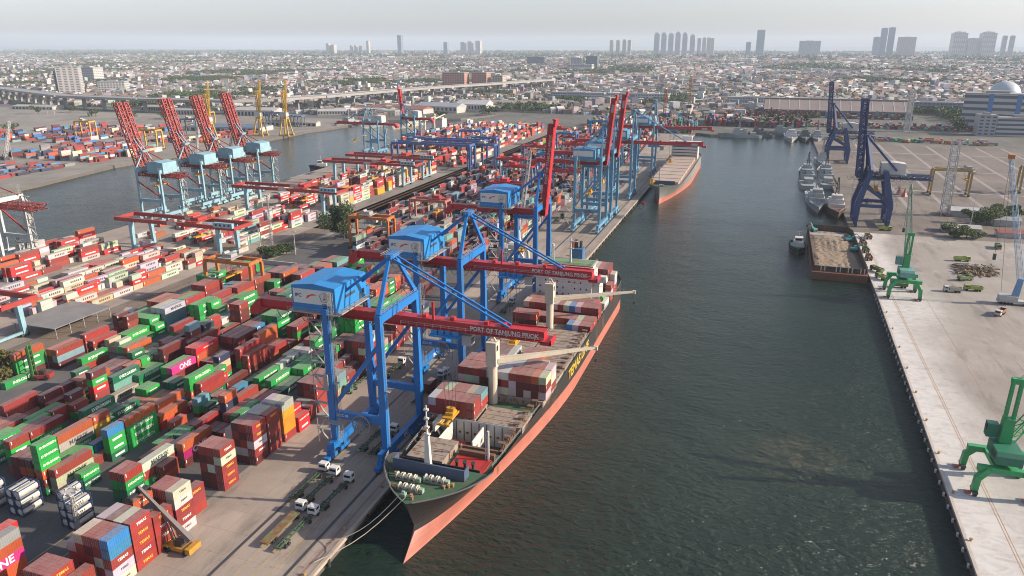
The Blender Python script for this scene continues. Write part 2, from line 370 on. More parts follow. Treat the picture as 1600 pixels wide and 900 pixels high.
# ================================================================ cranes
GREY=M('galvanised',(.30,.30,.29),rough=.6,grime=.5); DARK=M('machine_dark',(.04,.042,.045),rough=.6)
WHITE=M('white_paint',(.5,.49,.46),grime=.4); RUBBER=M('rubber',(.018,.018,.018),rough=.9)
LET_W=M('white_letters',(.62,.61,.58),grime=.15); LET_D=M('dark_letters',(.05,.055,.06),grime=.1); LET_Y=M('yellow_letters',(.55,.34,.04),grime=.1)
RED=M('crane_red',(.42,.022,.028),rough=.4,grime=.35,scale=.1); BLUE=M('crane_blue',(.012,.15,.44),rough=.4,grime=.35,scale=.12); BLUE2=M('house_blue',(.016,.2,.5),rough=.45,grime=.4,scale=.15)
LB=M('crane_light_blue',(.10,.27,.42),rough=.45,grime=.4,scale=.15); LBH=M('house_light_blue',(.07,.25,.42),rough=.45,grime=.45,scale=.2)
PB=M('crane_pale_blue',(.22,.38,.45),rough=.5,grime=.4,scale=.2); RED2=M('crane_brick_red',(.32,.035,.028),rough=.5,grime=.4,scale=.2)
NAVY=M('crane_navy',(.018,.045,.15),rough=.45,grime=.45,scale=.2); ORG=M('crane_orange',(.45,.14,.025),rough=.5,grime=.45,rust=.3)
YEL=M('crane_yellow',(.5,.3,.03),rough=.5,grime=.45); GRN=M('crane_green',(.03,.3,.1),rough=.45,grime=.4,scale=.2); SPR=M('spreader_yellow',(.52,.27,.02),grime=.5,scale=.5)
def bogie(par,x,y,mat):
    b=MB(); b.box(x-.9,y-2.6,.9,x+.9,y+2.6,2.1); b.beam((x,y,2),(x,y,3.2),1.6)
    o=b.build('bogie',mat,par); q=MB()
    for k in (-2.1,-.7,.7,2.1): q.tube((x-.5,y+k,.55),(x+.5,y+k,.55),.5,n=10)
    q.build('wheel_set',DARK,o)
def sts(loc,rz,label,group,up=False,ms=BLUE,mb=RED,mh=BLUE2,house='along',gauge=16.9,hy=11.5,zb=41.,leg=1.75,reach=45.,tail=-46.,diag=None,apexz=61,lett=None,sign=True,lattice=False,upa=87.,upx=None,taper=0.,hx=None):
    diag=diag or ms; t=thing('quay_crane',label,'crane',loc,rz,group)
    xl=-gauge; zt=zb+6
    for x in (0,xl):
        for s in (-1,1):
            b=MB(); b.beam((x,s*hy,3),(x,s*hy,15),leg*.9,leg*.9,leg*1.25,leg*1.25)
            xt=x-taper*(x-xl/2)
            b.beam((x,s*hy,15),(xt,s*hy,zt),leg*1.25,leg*1.1,leg*.95,leg*.95); lg=b.build('leg',ms,t)
            if s<0:
                q=MB(); xw=x+leg*.75
                for e_ in (-.25,.25): q.beam((xw,-hy+e_,6),(xw,-hy+e_,zt-3),.07)
                for z_ in range(6,int(zt-3)): q.beam((xw,-hy-.25,z_),(xw,-hy+.25,z_),.06)
                q.box(xw-.1,-hy-.8,24,xw+1.2,-hy+.8,24.15); q.build('ladder',GREY,lg)
            for k in (-1,1): bogie(t,x,s*hy+k*3.6*-s+ (-s*0),ms)
        b=MB(); b.box(x-.8,-hy-4,3.2,x+.8,hy+4,5.4); o=b.build('sill_beam',ms,t)
        if lett: lettering('IPC',LET_W,o,(x+.83,0,4.2),2.,ROT_X)
    for s in (-1,1):
        b=MB(); b.box(xl,s*hy-.7,13.,0,s*hy+.7,15.2); pb=b.build('portal_beam',ms,t)
        if lett and s<0: lettering('QCC 05',LET_W,pb,(xl+3.4,-hy-.73,14.1),1.1,ROT_NY)
        b=MB()
        b.beam((xl,s*hy,16),(-.4,s*hy,zb-3),leg*.62); b.build('diagonal_brace',diag,t)
    for x in (0,xl):
        xt=x-taper*(x-xl/2)
        b=MB(); b.box(xt-.9,-hy,zt-2.4,xt+.9,hy,zt); o=b.build('upper_beam',ms,t)
        MB().rail([(xt-.9,-hy,zt),(xt-.9,hy,zt)]).rail([(xt+.9,-hy,zt),(xt+.9,hy,zt)]).build('railing',GREY,o)
    # girder and boom
    g=MB(); 
    if lattice:
        g.lat((tail,-3,zb+1.5),(2,-3,zb+1.5),2.6,12,.45); g.lat((tail,3,zb+1.5),(2,3,zb+1.5),2.6,12,.45)
    else:
        g.box(tail,-1.6,zb,2,1.6,zb+2.7); g.ext([(tail-2,zb-2.6),(tail,zb),(tail,zb+2.7),(tail-1,zb+2.7),(tail-4,zb-.4),(tail-4,zb-2.6)],'y',-2.4,2.4)
        g.box(tail,-2.6,zb+.1,2,-1.6,zb+.3); g.box(tail,1.6,zb+.1,2,2.6,zb+.3)
    o=g.build('girder',mb,t); MB().rail([(tail,-2.5,zb+2.7),(2,-2.5,zb+2.7)]).rail([(tail,2.5,zb+2.7),(2,2.5,zb+2.7)]).build('railing',GREY,o)
    bm=MB(); Lb=reach-2
    if lattice:
        for s in (-3,3): bm.lat((0,s,1.4),(Lb,s,1.4),3.4,14,.7)
        for k in range(7): bm.beam((k*Lb/6,-3,1.4),(k*Lb/6,3,1.4),.6)
    else:
        bm.box(0,-1.6,0,Lb,1.6,2.7); bm.box(Lb-1,-2.6,-.6,Lb+2.2,2.6,.5); bm.beam((Lb+2,-2.6,.4),(Lb+2,2.6,.4),.5,1.4)
        for s in (-1,1): bm.box(0,s*2.1-.5,.1,Lb,s*2.1+.5,.3)
        for f in (.16,.36,.6,.72): bm.box(Lb*f-.6,-.9,2.7,Lb*f+.6,.9,3.6)
        bm.box(Lb*.24-.3,-2.4,2.7,Lb*.24+.3,-1.8,8.2)
        for s in (-1,1): bm.beam((Lb*.6,s*2,2.7),(Lb,s*2,2.9),.12,.5)
    o=bm.build('boom',mb,t); o.location=(2,0,zb)
    r=MB(); 
    for s in (-1,1): r.rail([(0,s*2.5,.3),(Lb,s*2.5,.3)],h=1.2,t=.08,step=2.5)
    r.build('railing',mb if up else GREY,o)
    if up:
        a=math.atan2(upa-zb,(upx if upx is not None else 3.)); o.rotation_euler=(0,-a,0)
    if lett and not lattice:
        if up: lettering('PORT OF TANJUNG PRIOK',LET_W,o,(Lb*.62,-1.64,1.35),1.9,ROT_NY)
        else: lettering('PORT OF TANJUNG PRIOK',LET_W,o,(Lb*.73,-1.64,1.3),1.9,ROT_NY,sx=.88)
    elif lattice!=True and sign: 
        q=MB(); q.box(Lb-9,-1.66,.5,Lb-4,-1.62,2.2); q.build('sign_plate',WHITE,o)
    # mast: A frame
    ax=-1.; m_=MB()
    for s in (-1,1):
        xt=-taper*(-xl/2)
        m_.beam((xt,s*hy,zt),(ax,s*1.6,apexz),leg*.7,leg*.7,leg*.5,leg*.5)
    m_.box(ax-1,-2.6,apexz-.5,ax+1,2.6,apexz+.9)
    o=m_.build('apex_frame',ms,t); MB().rail([(ax-2,-3,apexz),(ax+2,-3,apexz),(ax+2,3,apexz),(ax-2,3,apexz),(ax-2,-3,apexz)]).build('railing',GREY,o)
    b=MB()
    for s in (-1,1): b.beam((ax,s*1.8,apexz),(xl-1.5,s*6,zt),leg*.42)
    b.build('back_stay',diag,t)
    b=MB()
    if not up:
        for s in (-1,1): b.beam((ax,s*1.5,apexz),(2+Lb*.76,s*1.1,zb+2.8),.5)
    else:
        tip=V((2,0,zb))+V((math.cos(a),0,math.sin(a)))*(Lb*.55); 
        for s in (-1,1): b.beam((ax,s*1.5,apexz),(tip.x-2.6,s*1.5,tip.z),.5)
    b.build('fore_stay',ms,t)
    # machinery house
    if house=='along': hx0,hx1,y0,y1=xl-11,xl+3.2,-hy+.5,-hy+18
    else: hx0,hx1,y0,y1=(hx or (-27,-6)); 
    z0,z1=zb+(4.6 if house=='along' else 3.4),zb+(12 if house=='along' else 10.5)
    h=MB(); xm=(hx0+hx1)/2
    h.ext([(hx0,z0),(hx1,z0),(hx1,z1),(xm,z1+.9),(hx0,z1)],'y',y0,y1)
    o=h.build('machinery_house',mh,t); 
    MB().box(hx0-1,y0-1.2,z0-.35,hx1+1.6,y1+1,z0-.02).build('platform',GREY,o)
    MB().rail([(hx0-1,y0-1.2,z0),(hx1+1.6,y0-1.2,z0),(hx1+1.6,y1+1,z0)]).build('railing',GREY,o)
    MB().box(hx1+.02,y0+(y1-y0)*.3,z0+3.1,hx1+.08,y0+(y1-y0)*.62,z0+3.9).box(hx1+.02,y1-4.4,z0+.1,hx1+.07,y1-3.2,z0+2.3).build('louvre',DARK,o)
    MB().box(hx1+.03,y1-2.6,z0+1.6,hx1+.1,y1-1.4,z0+3).build('window',M('window_dark',(.02,.025,.03),rough=.15),o)
    if sign:
        p=MB().box(hx0+.5,y0-.08,z0+2.2 if house=='along' else z0+2.6,hx1-1.2,y0-.02,z1-.9).build('sign_panel',M('sign_white',(.6,.6,.58),grime=.12),o)
        if lett:
            zc=(z0+z1)/2+.5; lettering('IPC',M('sign_blue',(.03,.07,.22)),p,(hx0+2.2,y0-.1,zc+.3),1.5,ROT_NY); lettering('TPK',LET_D,p,(hx1-3.5,y0-.1,zc-2.),1.,ROT_NY)
            q=MB(); q.ext([(hx0+4.6,zc-.6),(hx0+5.2,zc+.5),(hx0+7.,zc+1.1),(hx0+8.4,zc+.8),(hx0+6.4,zc+.5),(hx0+5.4,zc-.2)],'y',y0-.13,y0-.09); q.build('emblem',M('emblem_red',(.6,.05,.03)),p)
            q=MB(); c=V((hx1-3.5,y0-.11,zc+.3))
            for k in range(5):
                A=[c+V((math.sin(2*math.pi*(k+j)/5)*1.55,0,math.cos(2*math.pi*(k+j)/5)*1.55)) for j in (0,1)]; q.beam(A[0],A[1],.22,.06)
                A=[c+V((math.sin(2*math.pi*(k+j)/8)*.8,0,math.cos(2*math.pi*(k+j)/8)*.8)) for j in (0,1)]; q.beam(A[0],A[1],.16,.06)
            q.box(c.x-.1,c.y-.03,c.z-.5,c.x+.1,c.y+.03,c.z+.5); q.box(c.x-.35,c.y-.03,c.z-.6,c.x+.35,c.y+.03,c.z-.4)
            q.build('emblem',M('emblem_brown',(.22,.08,.05)),p)
    # trolley and cab
    tx=16. if not up else xl*.55
    b=MB(); b.box(tx-4.5,-4,zb-1.6,tx+4.5,4,zb-1.1)
    for i in range(4): b.box(tx-4+i*2.1,-3.2,zb-1.1,tx-2.4+i*2.1,-1.9,zb+.1)
    b.rail([(tx-4.5,-4,zb-1.1),(tx+4.5,-4,zb-1.1),(tx+4.5,4,zb-1.1),(tx-4.5,4,zb-1.1),(tx-4.5,-4,zb-1.1)])
    o=b.build('trolley',mh,t)
    MB().box(tx+4.6,-1.4,zb-4.2,tx+7.4,1.4,zb-1.2).build('operator_cab',M('cab_paint',(.35,.36,.36)),o)
    MB().box(tx+7.41,-1.2,zb-3.6,tx+7.46,1.2,zb-1.9).build('window',M('window_dark'),o)
    zs=13. if not up else 24.
    b=MB(); b.box(tx-1.6,-3,zs,tx+1.6,3,zs+.6); b.box(tx-1.9,-6.1,zs-.5,tx+1.9,-5.3,zs+.1); b.box(tx-1.9,5.3,zs-.5,tx+1.9,6.1,zs+.1); b.beam((tx-.9,-6,zs),(tx-.9,6,zs),.5); b.beam((tx+.9,-6,zs),(tx+.9,6,zs),.5)
    b.box(tx-1.2,-1.5,zs+.6,tx+1.2,1.5,zs+1.5); b.tube((tx-.6,0,zs+1.5),(tx-.6,0,zs+2.6),.8,n=10); b.tube((tx+.6,0,zs+1.5),(tx+.6,0,zs+2.6),.8,n=10)
    o=b.build('spreader',SPR,t); q=MB()
    for i in (-1,1):
        for j in (-1,1): q.tube((tx+i*.9,j*1.2,zs+2),(tx+i*2.,j*2,zb-1.5),.07,n=4)
    q.build('hoist_rope',DARK,o)
    # festoon cables under the girder
    b=MB(); n=12
    for k in range(n):
        x0=tail+6+k*(abs(tail)+2)/n; x1=x0+(abs(tail)+2)/n; P=[(x0+(x1-x0)*f,-2.4,zb-.1-2.6*math.sin(math.pi*f)) for f in (0,.2,.4,.6,.8,1)]
        for p,q in zip(P,P[1:]): b.beam(p,q,.14)
    b.build('festoon_cable',DARK,t)
    # stairs on the land side, zigzag
    b=MB(); zz=3.; k=0; ys=-hy+1.4
    while zz<zt-4:
        x0,x1=(xl-6.6,xl-3) if k%2 else (xl-3,xl-6.6); b.beam((x0,ys,zz),(x1,ys,zz+4.4),.6,.18); b.box(xl-7.,ys-.6,zz+4.3,xl-1,ys+.6,zz+4.42); zz+=4.4; k+=1
    for x in (xl-7,xl-2.6): b.beam((x,ys,2),(x,ys,zt-3),.14)
    b.lat((xl+2.2,-hy-.6,5),(xl+2.2,-hy-.6,zt+5),1.1,26,.07)
    b.build('stair_tower',GREY,t)
    # cable reel on the front portal beam
    b=MB(); c=V((xl*.42,-hy-1.3,12.4)); rr=2.9
    for k in range(24):
        a0,a1=2*math.pi*k/24,2*math.pi*(k+1)/24
        p0=c+V((math.cos(a0)*rr,0,math.sin(a0)*rr)); p1=c+V((math.cos(a1)*rr,0,math.sin(a1)*rr))
        b.beam(p0,p1,.3); b.beam(c,p0,.16)
    b.tube(c+V((0,-.4,0)),c+V((0,.4,0)),.6,n=10); b.beam(c,c+V((0,1.,0)),.7)
    b.build('cable_reel',M('reel_grey',(.2,.21,.22)),t)
    b=MB(); b.box(xl-.8,-hy-3.,12.,xl+4.5,-hy-.8,12.2); b.rail([(xl-.8,-hy-3,12.2),(xl+4.5,-hy-3,12.2)]); b.box(xl-1.6,-hy-1.6,22,xl-.2,-hy-.2,27.)
    b.build('service_platform',GREY,t)
    return t
XW=-95.9
gq='ship to shore cranes on the container quay'
sts((XW,181,0),0,'bright blue crane with lowered red lettered boom nearest the ship bow',gq,lett='PORT OF TANJUNG PRIOK')
sts((XW,240,0),0,'bright blue crane with lowered red lettered boom reaching the white ship accommodation',gq,lett='PORT OF TANJUNG PRIOK')
sts((XW,332,0),0,'bright blue crane whose red lettered boom is raised upright',gq,up=True,lett='PORT OF TANJUNG PRIOK',upa=88,upx=4)
LBK=dict(ms=LB,mh=LBH,house='across',leg=1.5,zb=43,apexz=69,hx=(-20,-5,-7,8))
sts((XW-1,481,0),0,'light blue crane with raised red boom, in front of its raised twin',gq,up=True,upa=93,upx=5,**LBK)
sts((XW-1,520,0),0,'light blue crane with raised red boom, behind its raised twin',gq,up=True,upa=95,upx=5,**LBK)
sts((XW-1,598,0),0,'light blue crane with red boom lowered over the moored bulk ship bow',gq,**{**LBK,'reach':54})
sts((XW-1,717,0),0,'light blue crane with red boom lowered, farthest one on the container quay',gq,**{**LBK,'reach':52})
gw='pale blue cranes along the left basin'
WK=dict(ms=PB,mb=RED2,mh=PB,lattice=True,house='across',diag=RED2,leg=1.25,zb=30,apexz=47,gauge=20,hy=9,up=True,upa=80,upx=13,tail=-34,reach=53,sign=True,hx=(-22,-8,-6,7))
for y,l in ((414,'pale blue crane with raised red lattice boom, nearest of four on the left basin'),(457,'pale blue crane with raised red lattice boom, second of four on the left basin'),(491,'pale blue crane with raised red lattice boom, third of four on the left basin'),(527,'pale blue crane with raised open red boom, farthest of four on the left basin')):
    sts((-413-(y-396)*.035,y,0),math.pi,l,gw,**WK)
sts((-411,291,0),math.pi,'white legged crane with red girder cut by the left picture edge',gw,**{**WK,'ms':M('pale_leg',(.42,.45,.46)),'mh':WHITE,'diag':RED2,'up':False,'tail':-44,'zb':33,'hx':(-8,3,-5,5)})
# far pair at the head of the left basin
for (x,y),u_,l in (((-418,830),True,'small blue crane with raised dark red boom at the head of the left basin'),((-430,760),False,'small blue crane with lowered red boom at the head of the left basin')):
    sts((x,y,0),math.pi,l,'blue cranes at the head of the left basin',ms=LB,mh=WHITE,house='across',leg=1.3,zb=32,apexz=50,gauge=18,hy=8,up=u_,upa=72,upx=4,tail=-36,reach=38,sign=False,hx=(-22,-8,-5,5))
# right side, dark blue pair
gr='dark blue cranes on the right-hand quay'
NK=dict(ms=NAVY,mb=NAVY,mh=WHITE,house='across',leg=3.1,zb=32,apexz=60,gauge=20,hy=10,up=True,upa=86,upx=3,tail=-44,reach=54,lattice=True,sign=False,taper=.55,hx=(-27,-12,-5,5))
sts((66.5,556,0),math.pi,'dark blue lattice crane with raised boom and white machinery house on the right-hand quay',gr,**NK)
sts((67,860,0),math.pi,'dark blue lattice crane far up the right-hand quay before the grey warehouse',gr,**{**NK,'zb':30,'upa':78})
# ---- yard gantries
def gantry(loc,label,group,x0,x1,hy,z,leg,gird,ml,mg,box=True,over=0,rz=0,trol=RED2,tx=.7,wheels=True):
    t=thing('gantry_crane',label,'crane',loc,rz,group)
    for x in (x0,x1):
        for s in (-1,1):
            b=MB(); b.beam((x,s*hy,1.2),(x,s*hy*.92,z),leg*.8,leg*.8,leg*1.1,leg); b.build('leg',ml,t)
            q=MB(); q.box(x-.7,s*hy-1.9,.5,x+.7,s*hy+1.9,1.5)
            for k in (-1.2,1.2): q.tube((x-.4,s*hy+k,.5),(x+.4,s*hy+k,.5),.5,n=8)
            q.build('bogie',DARK if wheels else ml,t)
        MB().box(x-.5,-hy,1.5,x+.5,hy,2.6).build('sill_beam',ml,t)
    for s in (-1,1):
        b=MB(); b.box(x0-over,s*hy*.92-.7,z,x1+over,s*hy*.92+.7,z+gird); o=b.build('girder',mg,t)
        MB().rail([(x0-over,s*hy*.92+.9*s,z+gird),(x1+over,s*hy*.92+.9*s,z+gird)],step=3).build('railing',mg,o)
        if box: MB().box((x0+x1)/2-4,s*hy*.92-.74,z+.3,(x0+x1)/2+3,s*hy*.92-.71,z+gird-.2).build('sign_plate',WHITE,o)
    for x in (x0-over+.5,x1+over-.5): MB().box(x-.6,-hy*.92,z+.1,x+.6,hy*.92,z+gird-.1).build('end_beam',mg,t)
    xt=x0+(x1-x0)*tx
    b=MB(); b.box(xt-4,-hy*.92,z+gird+.3,xt+4,hy*.92,z+gird+.8); b.box(xt-2.8,-hy*.5,z+gird+.8,xt+2.6,hy*.5,z+gird+2.4); b.tube((xt-2,-hy*.4,z+gird+2.4),(xt-2,hy*.4,z+gird+2.4),.9,n=8)
    b.rail([(xt-4,-hy*.92,z+gird+.8),(xt+4,-hy*.92,z+gird+.8)]); b.rail([(xt-4,hy*.92,z+gird+.8),(xt+4,hy*.92,z+gird+.8)]); b.build('trolley',trol,t)
    MB().box(xt+4.2,-1.2,z-2.4,xt+6.4,1.2,z).build('operator_cab',WHITE,t)
    b=MB(); b.box(xt-1.3,-6,z-7,xt+1.3,6,z-6.4); b.beam((xt,0,z-6.5),(xt,0,z-5.4),1.6); o=b.build('spreader',SPR,t); q=MB()
    for i in (-1,1):
        for j in (-1,1): q.tube((xt+i,j*2,z-6.4),(xt+i*1.5,j*2,z+gird),.07,n=4)
    q.build('hoist_rope',DARK,o)
    if box:
        e=x1+over; o=MB().box(e-13,-hy*.92-2.6,z+gird-.4,e,-hy*.92-.72,z+gird+2.4).build('electrical_house',PB,t)
        q=MB()
        for k in range(4): q.box(e-11.5+k*2.9,-hy*.92-2.66,z+gird+.5,e-10.2+k*2.9,-hy*.92-2.62,z+gird+1.7)
        q.build('window',M('window_dark'),o)
    return t
gg='wide red and pale blue gantry cranes over the rail yard'
for x0,x1,y,l in ((-353,-290,343,'wide red girder gantry crane on pale blue legs, nearest complete one beside the rail yard'),(-357,-292,455,'wide red girder gantry crane on pale blue legs, behind the lattice light mast'),(-362,-294,585,'wide red girder gantry crane on pale blue legs, front one of the far pair'),(-362,-294,625,'wide red girder gantry crane on pale blue legs, rear one of the far pair'),(-355,-290,203,'wide red girder gantry crane cut by the left picture edge')):
    gantry(((x0+x1)/2,y,0),l,gg,(x0-x1)/2,(x1-x0)/2,8,18,2.2,2.2,PB,RED2,True,over=12)
go='orange rubber tyred gantries in the yard'
gantry((-234,278,0),'rusty orange yard gantry crane standing behind the green containers',go,-13,13,4.5,20,1.3,1.6,ORG,ORG,False,trol=GREY,tx=.45)
gantry((-219,386,0),'rusty orange yard gantry crane standing in front of the white roof near the tree',go,-13,13,4.5,19,1.3,1.6,ORG,ORG,False,trol=GREY,tx=.4)
gantry((-205,440,0),'faded red yard gantry crane beside stacked maroon containers',go,-13,13,4.5,20,1.2,1.6,M('faded_red',(.4,.13,.1),grime=.4),M('faded_red'),False,trol=RED2,tx=.7)
gb='blue tall yard gantries'
for x,y,c,l in ((-318,800,LB,'tall blue yard gantry crane behind the one at the basin edge'),(-280,745,LB,'tall blue yard gantry crane over red and white containers'),(-262,690,LB,'tall blue yard gantry crane with pale legs closest to the road')):
    gantry((x,y,0),l,gb,-14,14,5,24,1.3,1.8,M('rtg_blue',(.06,.12,.3),grime=.4),M('rtg_blue'),False,trol=GREY,tx=.5)
for y,l in ((672,'wide slate blue gantry crane behind the far red gantry pair, front one'),(706,'wide slate blue gantry crane behind the far red gantry pair, rear one')):
    gantry((-308,y,0),l,gb,-42,42,7,25,1.9,2.2,M('rtg_blue'),M('rtg_blue'),False,trol=GREY,tx=.3)
k=0
for x,y,l in ((-195,600,'red topped yard gantry crane with pale legs, left of the middle yard'),(-178,520,'red topped yard gantry crane beside the white lattice jib'),(-172,700,'red topped yard gantry crane in front of the farther ones'),(-150,590,'red topped yard gantry crane behind the raised red boom'),(-200,820,'small red topped yard gantry crane far up the middle yard'),(-150,860,'small red topped yard gantry crane near the far light blue quay cranes'),(-240,900,'small red topped yard gantry crane close to the far stacks'),(-215,640,'red topped yard gantry crane beside the wide slate blue gantries'),(-150,660,'red topped yard gantry crane behind the light blue quay cranes'),(-185,760,'red topped yard gantry crane deep in the middle yard'),(-220,730,'red topped yard gantry crane at the road beside the middle yard'),(-150,770,'red topped yard gantry crane next to the far quay lane'),(-160,950,'tiny red topped yard gantry crane near the channel head')):
    gantry((x,y,0),l,'red topped yard gantries in the middle yard',-13,13,5,19,1.2,1.9,LB,RED,False,trol=RED,tx=.3+.12*(k%4)); k+=1
for x,y,l in ((-178,640,'tall slim blue yard gantry crane in the middle yard, nearest of five'),(-150,720,'tall slim blue yard gantry crane in the middle yard beside the quay lane'),(-205,800,'tall slim blue yard gantry crane in the middle yard close to the road'),(-165,850,'tall slim blue yard gantry crane in the middle yard before the last stacks'),(-200,950,'tall slim blue yard gantry crane in the middle yard, farthest of five')):
    gantry((x,y,0),l,'slim blue gantries in the middle yard',-12,12,5,25,1.5,1.8,M('rtg_bright',(.04,.16,.38),grime=.4),M('rtg_bright'),False,trol=GREY,tx=.6)
gantry((151,690,0),'yellow gantry crane on the empty right-hand yard, nearer of two','yellow gantries on the right-hand yard',-14,14,5,20,1.4,1.7,M('ochre',(.36,.24,.07),grime=.5,rust=.3),M('ochre'),False,trol=GREY,tx=.9)
gantry((225,720,0),'yellow gantry crane on the empty right-hand yard, cut by the right picture edge','yellow gantries on the right-hand yard',-16,16,5,21,1.4,1.7,M('ochre'),M('ochre'),False,trol=GREY,tx=.5)
# far yellow cranes at the shipyard across the basin
for k,(u,l) in enumerate(((408,'tall yellow level luffing crane across the left basin, left of two'),(448,'tall yellow level luffing crane across the left basin, right of two'),(330,'slim yellow crane behind the red raised booms'))):
    p=G(u,212 if k<2 else 222); t=thing('jib_crane',l,'crane',p,0,'yellow cranes across the left basin')
    for i in (-1,1):
        for j in (-1,1): MB().beam((i*7,j*6,0),(i*3,j*2.5,24),1.3).build('leg',YEL,t)
    MB().box(-8,-7,0,8,-5,2.2).box(-8,5,0,8,7,2.2).box(-4,-3,23,4,3,25).build('portal',YEL,t); MB().lat((0,0,25),(0,0,60),3.4,10,.6).build('mast',YEL,t)
    MB().box(-6,-3,26,4,3,31).build('machinery_house',WHITE,t); MB().lat((2,0,31),(10,-6,74),2.2,12,.45).build('jib',YEL,t)
# ================================================================ containers
CM=attr_mat('container_paint',obj=True,dust=.42,grime=.35,rough=.5,rust=.4); MM=attr_mat('container_mass_paint',dust=.5,grime=.4,rough=.6,rust=.4)
STEEL=M('lock_rod',(.3,.29,.28),rough=.5,grime=.4)
CC=dict(r=(.235,.032,.026),m=(.10,.018,.018),o=(.36,.075,.026),R=(.46,.02,.022),g=(.014,.27,.05),G=(.006,.12,.055),t=(.13,.27,.28),w=(.44,.42,.38),c=(.36,.32,.25),n=(.018,.026,.06),b=(.03,.15,.36),p=(.5,.03,.19),P=(.24,.012,.1),y=(.52,.24,.02),k=(.2,.2,.2))
CN=dict(r='rust red',m='dark maroon',o='orange rust',R='bright red',g='bright green',G='dark green',t='pale teal',w='off white',c='cream grey',n='navy',b='blue',p='bright pink',P='magenta',y='yellow orange',k='grey')
def cont_mesh(L):
    b=MB(); h=2.59; y=L/2; w=1.22
    for sx in (-1,1):
        for sy in (-1,1): b.box(sx*w-.09 if sx>0 else -w,sy*y-.14 if sy>0 else -y,0,w if sx>0 else -w+.09,y if sy>0 else -y+.14,h)
        X0=min(sx*w,sx*(w-.1)); X1=max(sx*w,sx*(w-.1)); b.box(X0,-y+.14,0,X1,y-.14,.16); b.box(X0,-y+.14,h-.12,X1,y-.14,h)
        n=int((L-.4)/.56); st=(L-.28)/n; P=[]
        for k in range(n):
            y0=-y+.14+k*st
            P+=[(y0,.02),(y0+st*.28,.02),(y0+st*.5,.085),(y0+st*.78,.085)]
        P.append((y-.14,.02)); vs=[];fs=[]
        for i,(yy,d) in enumerate(P): vs+=[(sx*(w-d),yy,.16),(sx*(w-d),yy,h-.12)]
        for i in range(len(P)-1): fs.append((2*i,2*i+2,2*i+3,2*i+1) if sx>0 else (2*i+1,2*i+3,2*i+2,2*i))
        b.add(vs,fs)
    b.box(-w+.09,y-.09,.1,w-.09,y-.03,h-.1)
    for k in range(6): b.box(-w+.2+k*.34,y-.03,.15,-w+.36+k*.34,y,h-.15)
    b.box(-w+.09,-y+.03,.1,w-.09,-y+.09,h-.1)
    b.box(-w+.05,-y+.06,h-.06,w-.05,y-.06,h-.02)
    n=int(L/.9)
    for k in range(n): b.box(-w+.12,-y+.3+k*.9,h-.02,w-.12,-y+.75+k*.9,h+.004)
    me=bpy.data.meshes.new('container_%d'%(40 if L>8 else 20)); me.from_pydata(b.v,[],b.f); me.materials.append(CM); return me
CME={20:cont_mesh(6.06),40:cont_mesh(12.19)}; CL={20:6.06,40:12.19}
b=MB(); b.box(-1.12,-.02,.12,-.02,.03,2.45); 
b.m=1
for x in (-.85,-.3): b.tube((x,-.05,.15),(x,-.05,2.42),.035,n=5)
DOOR=bpy.data.meshes.new('door'); DOOR.from_pydata(b.v,[],b.f); DOOR.materials.append(CM); DOOR.materials.append(STEEL); DOOR.polygons.foreach_set('material_index',b.mi)
WORD={'g':('EVERGREEN',LET_W,.95,.62),'G':('EVERGREEN',LET_W,.95,.62),'p':('ONE',LET_W,1.9,.5),'P':('ONE',LET_W,1.9,.5),'b':('RCL',LET_W,1.5,.5),'c':('MOL',LET_W,1.1,.5),'R':('HAMBURG SUD',LET_W,.75,.6)}
ORD='first second third fourth fifth sixth seventh eighth ninth tenth eleventh twelfth thirteenth fourteenth fifteenth sixteenth seventeenth eighteenth nineteenth twentieth'.split()
ORD+=['twenty '+q for q in ORD[:9]]+['thirtieth']+['thirty '+q for q in ORD[:9]]+['fortieth']+['forty '+q for q in ORD[:9]]
SPEC=[]   # zone,row x,y0,z0,len,colour,tier,top?,word
def stack(zone,xr,y0,L,cols,z0=0.,word=None):
    for i,c in enumerate(cols):
        wd=word
        SPEC.append([zone,round(xr,2),round(y0,2),z0+i*2.62,L,c,i,len(cols)-1,wd])
def block(zone,xr,y0,L,cols,z0=0.,pitch=2.5,words=None):
    n=len(cols)
    for i,c in enumerate(cols):
        if c.strip(): stack(zone,xr-(n-1-i)*pitch,y0,L,c,z0,words)
rc=random.Random(11)
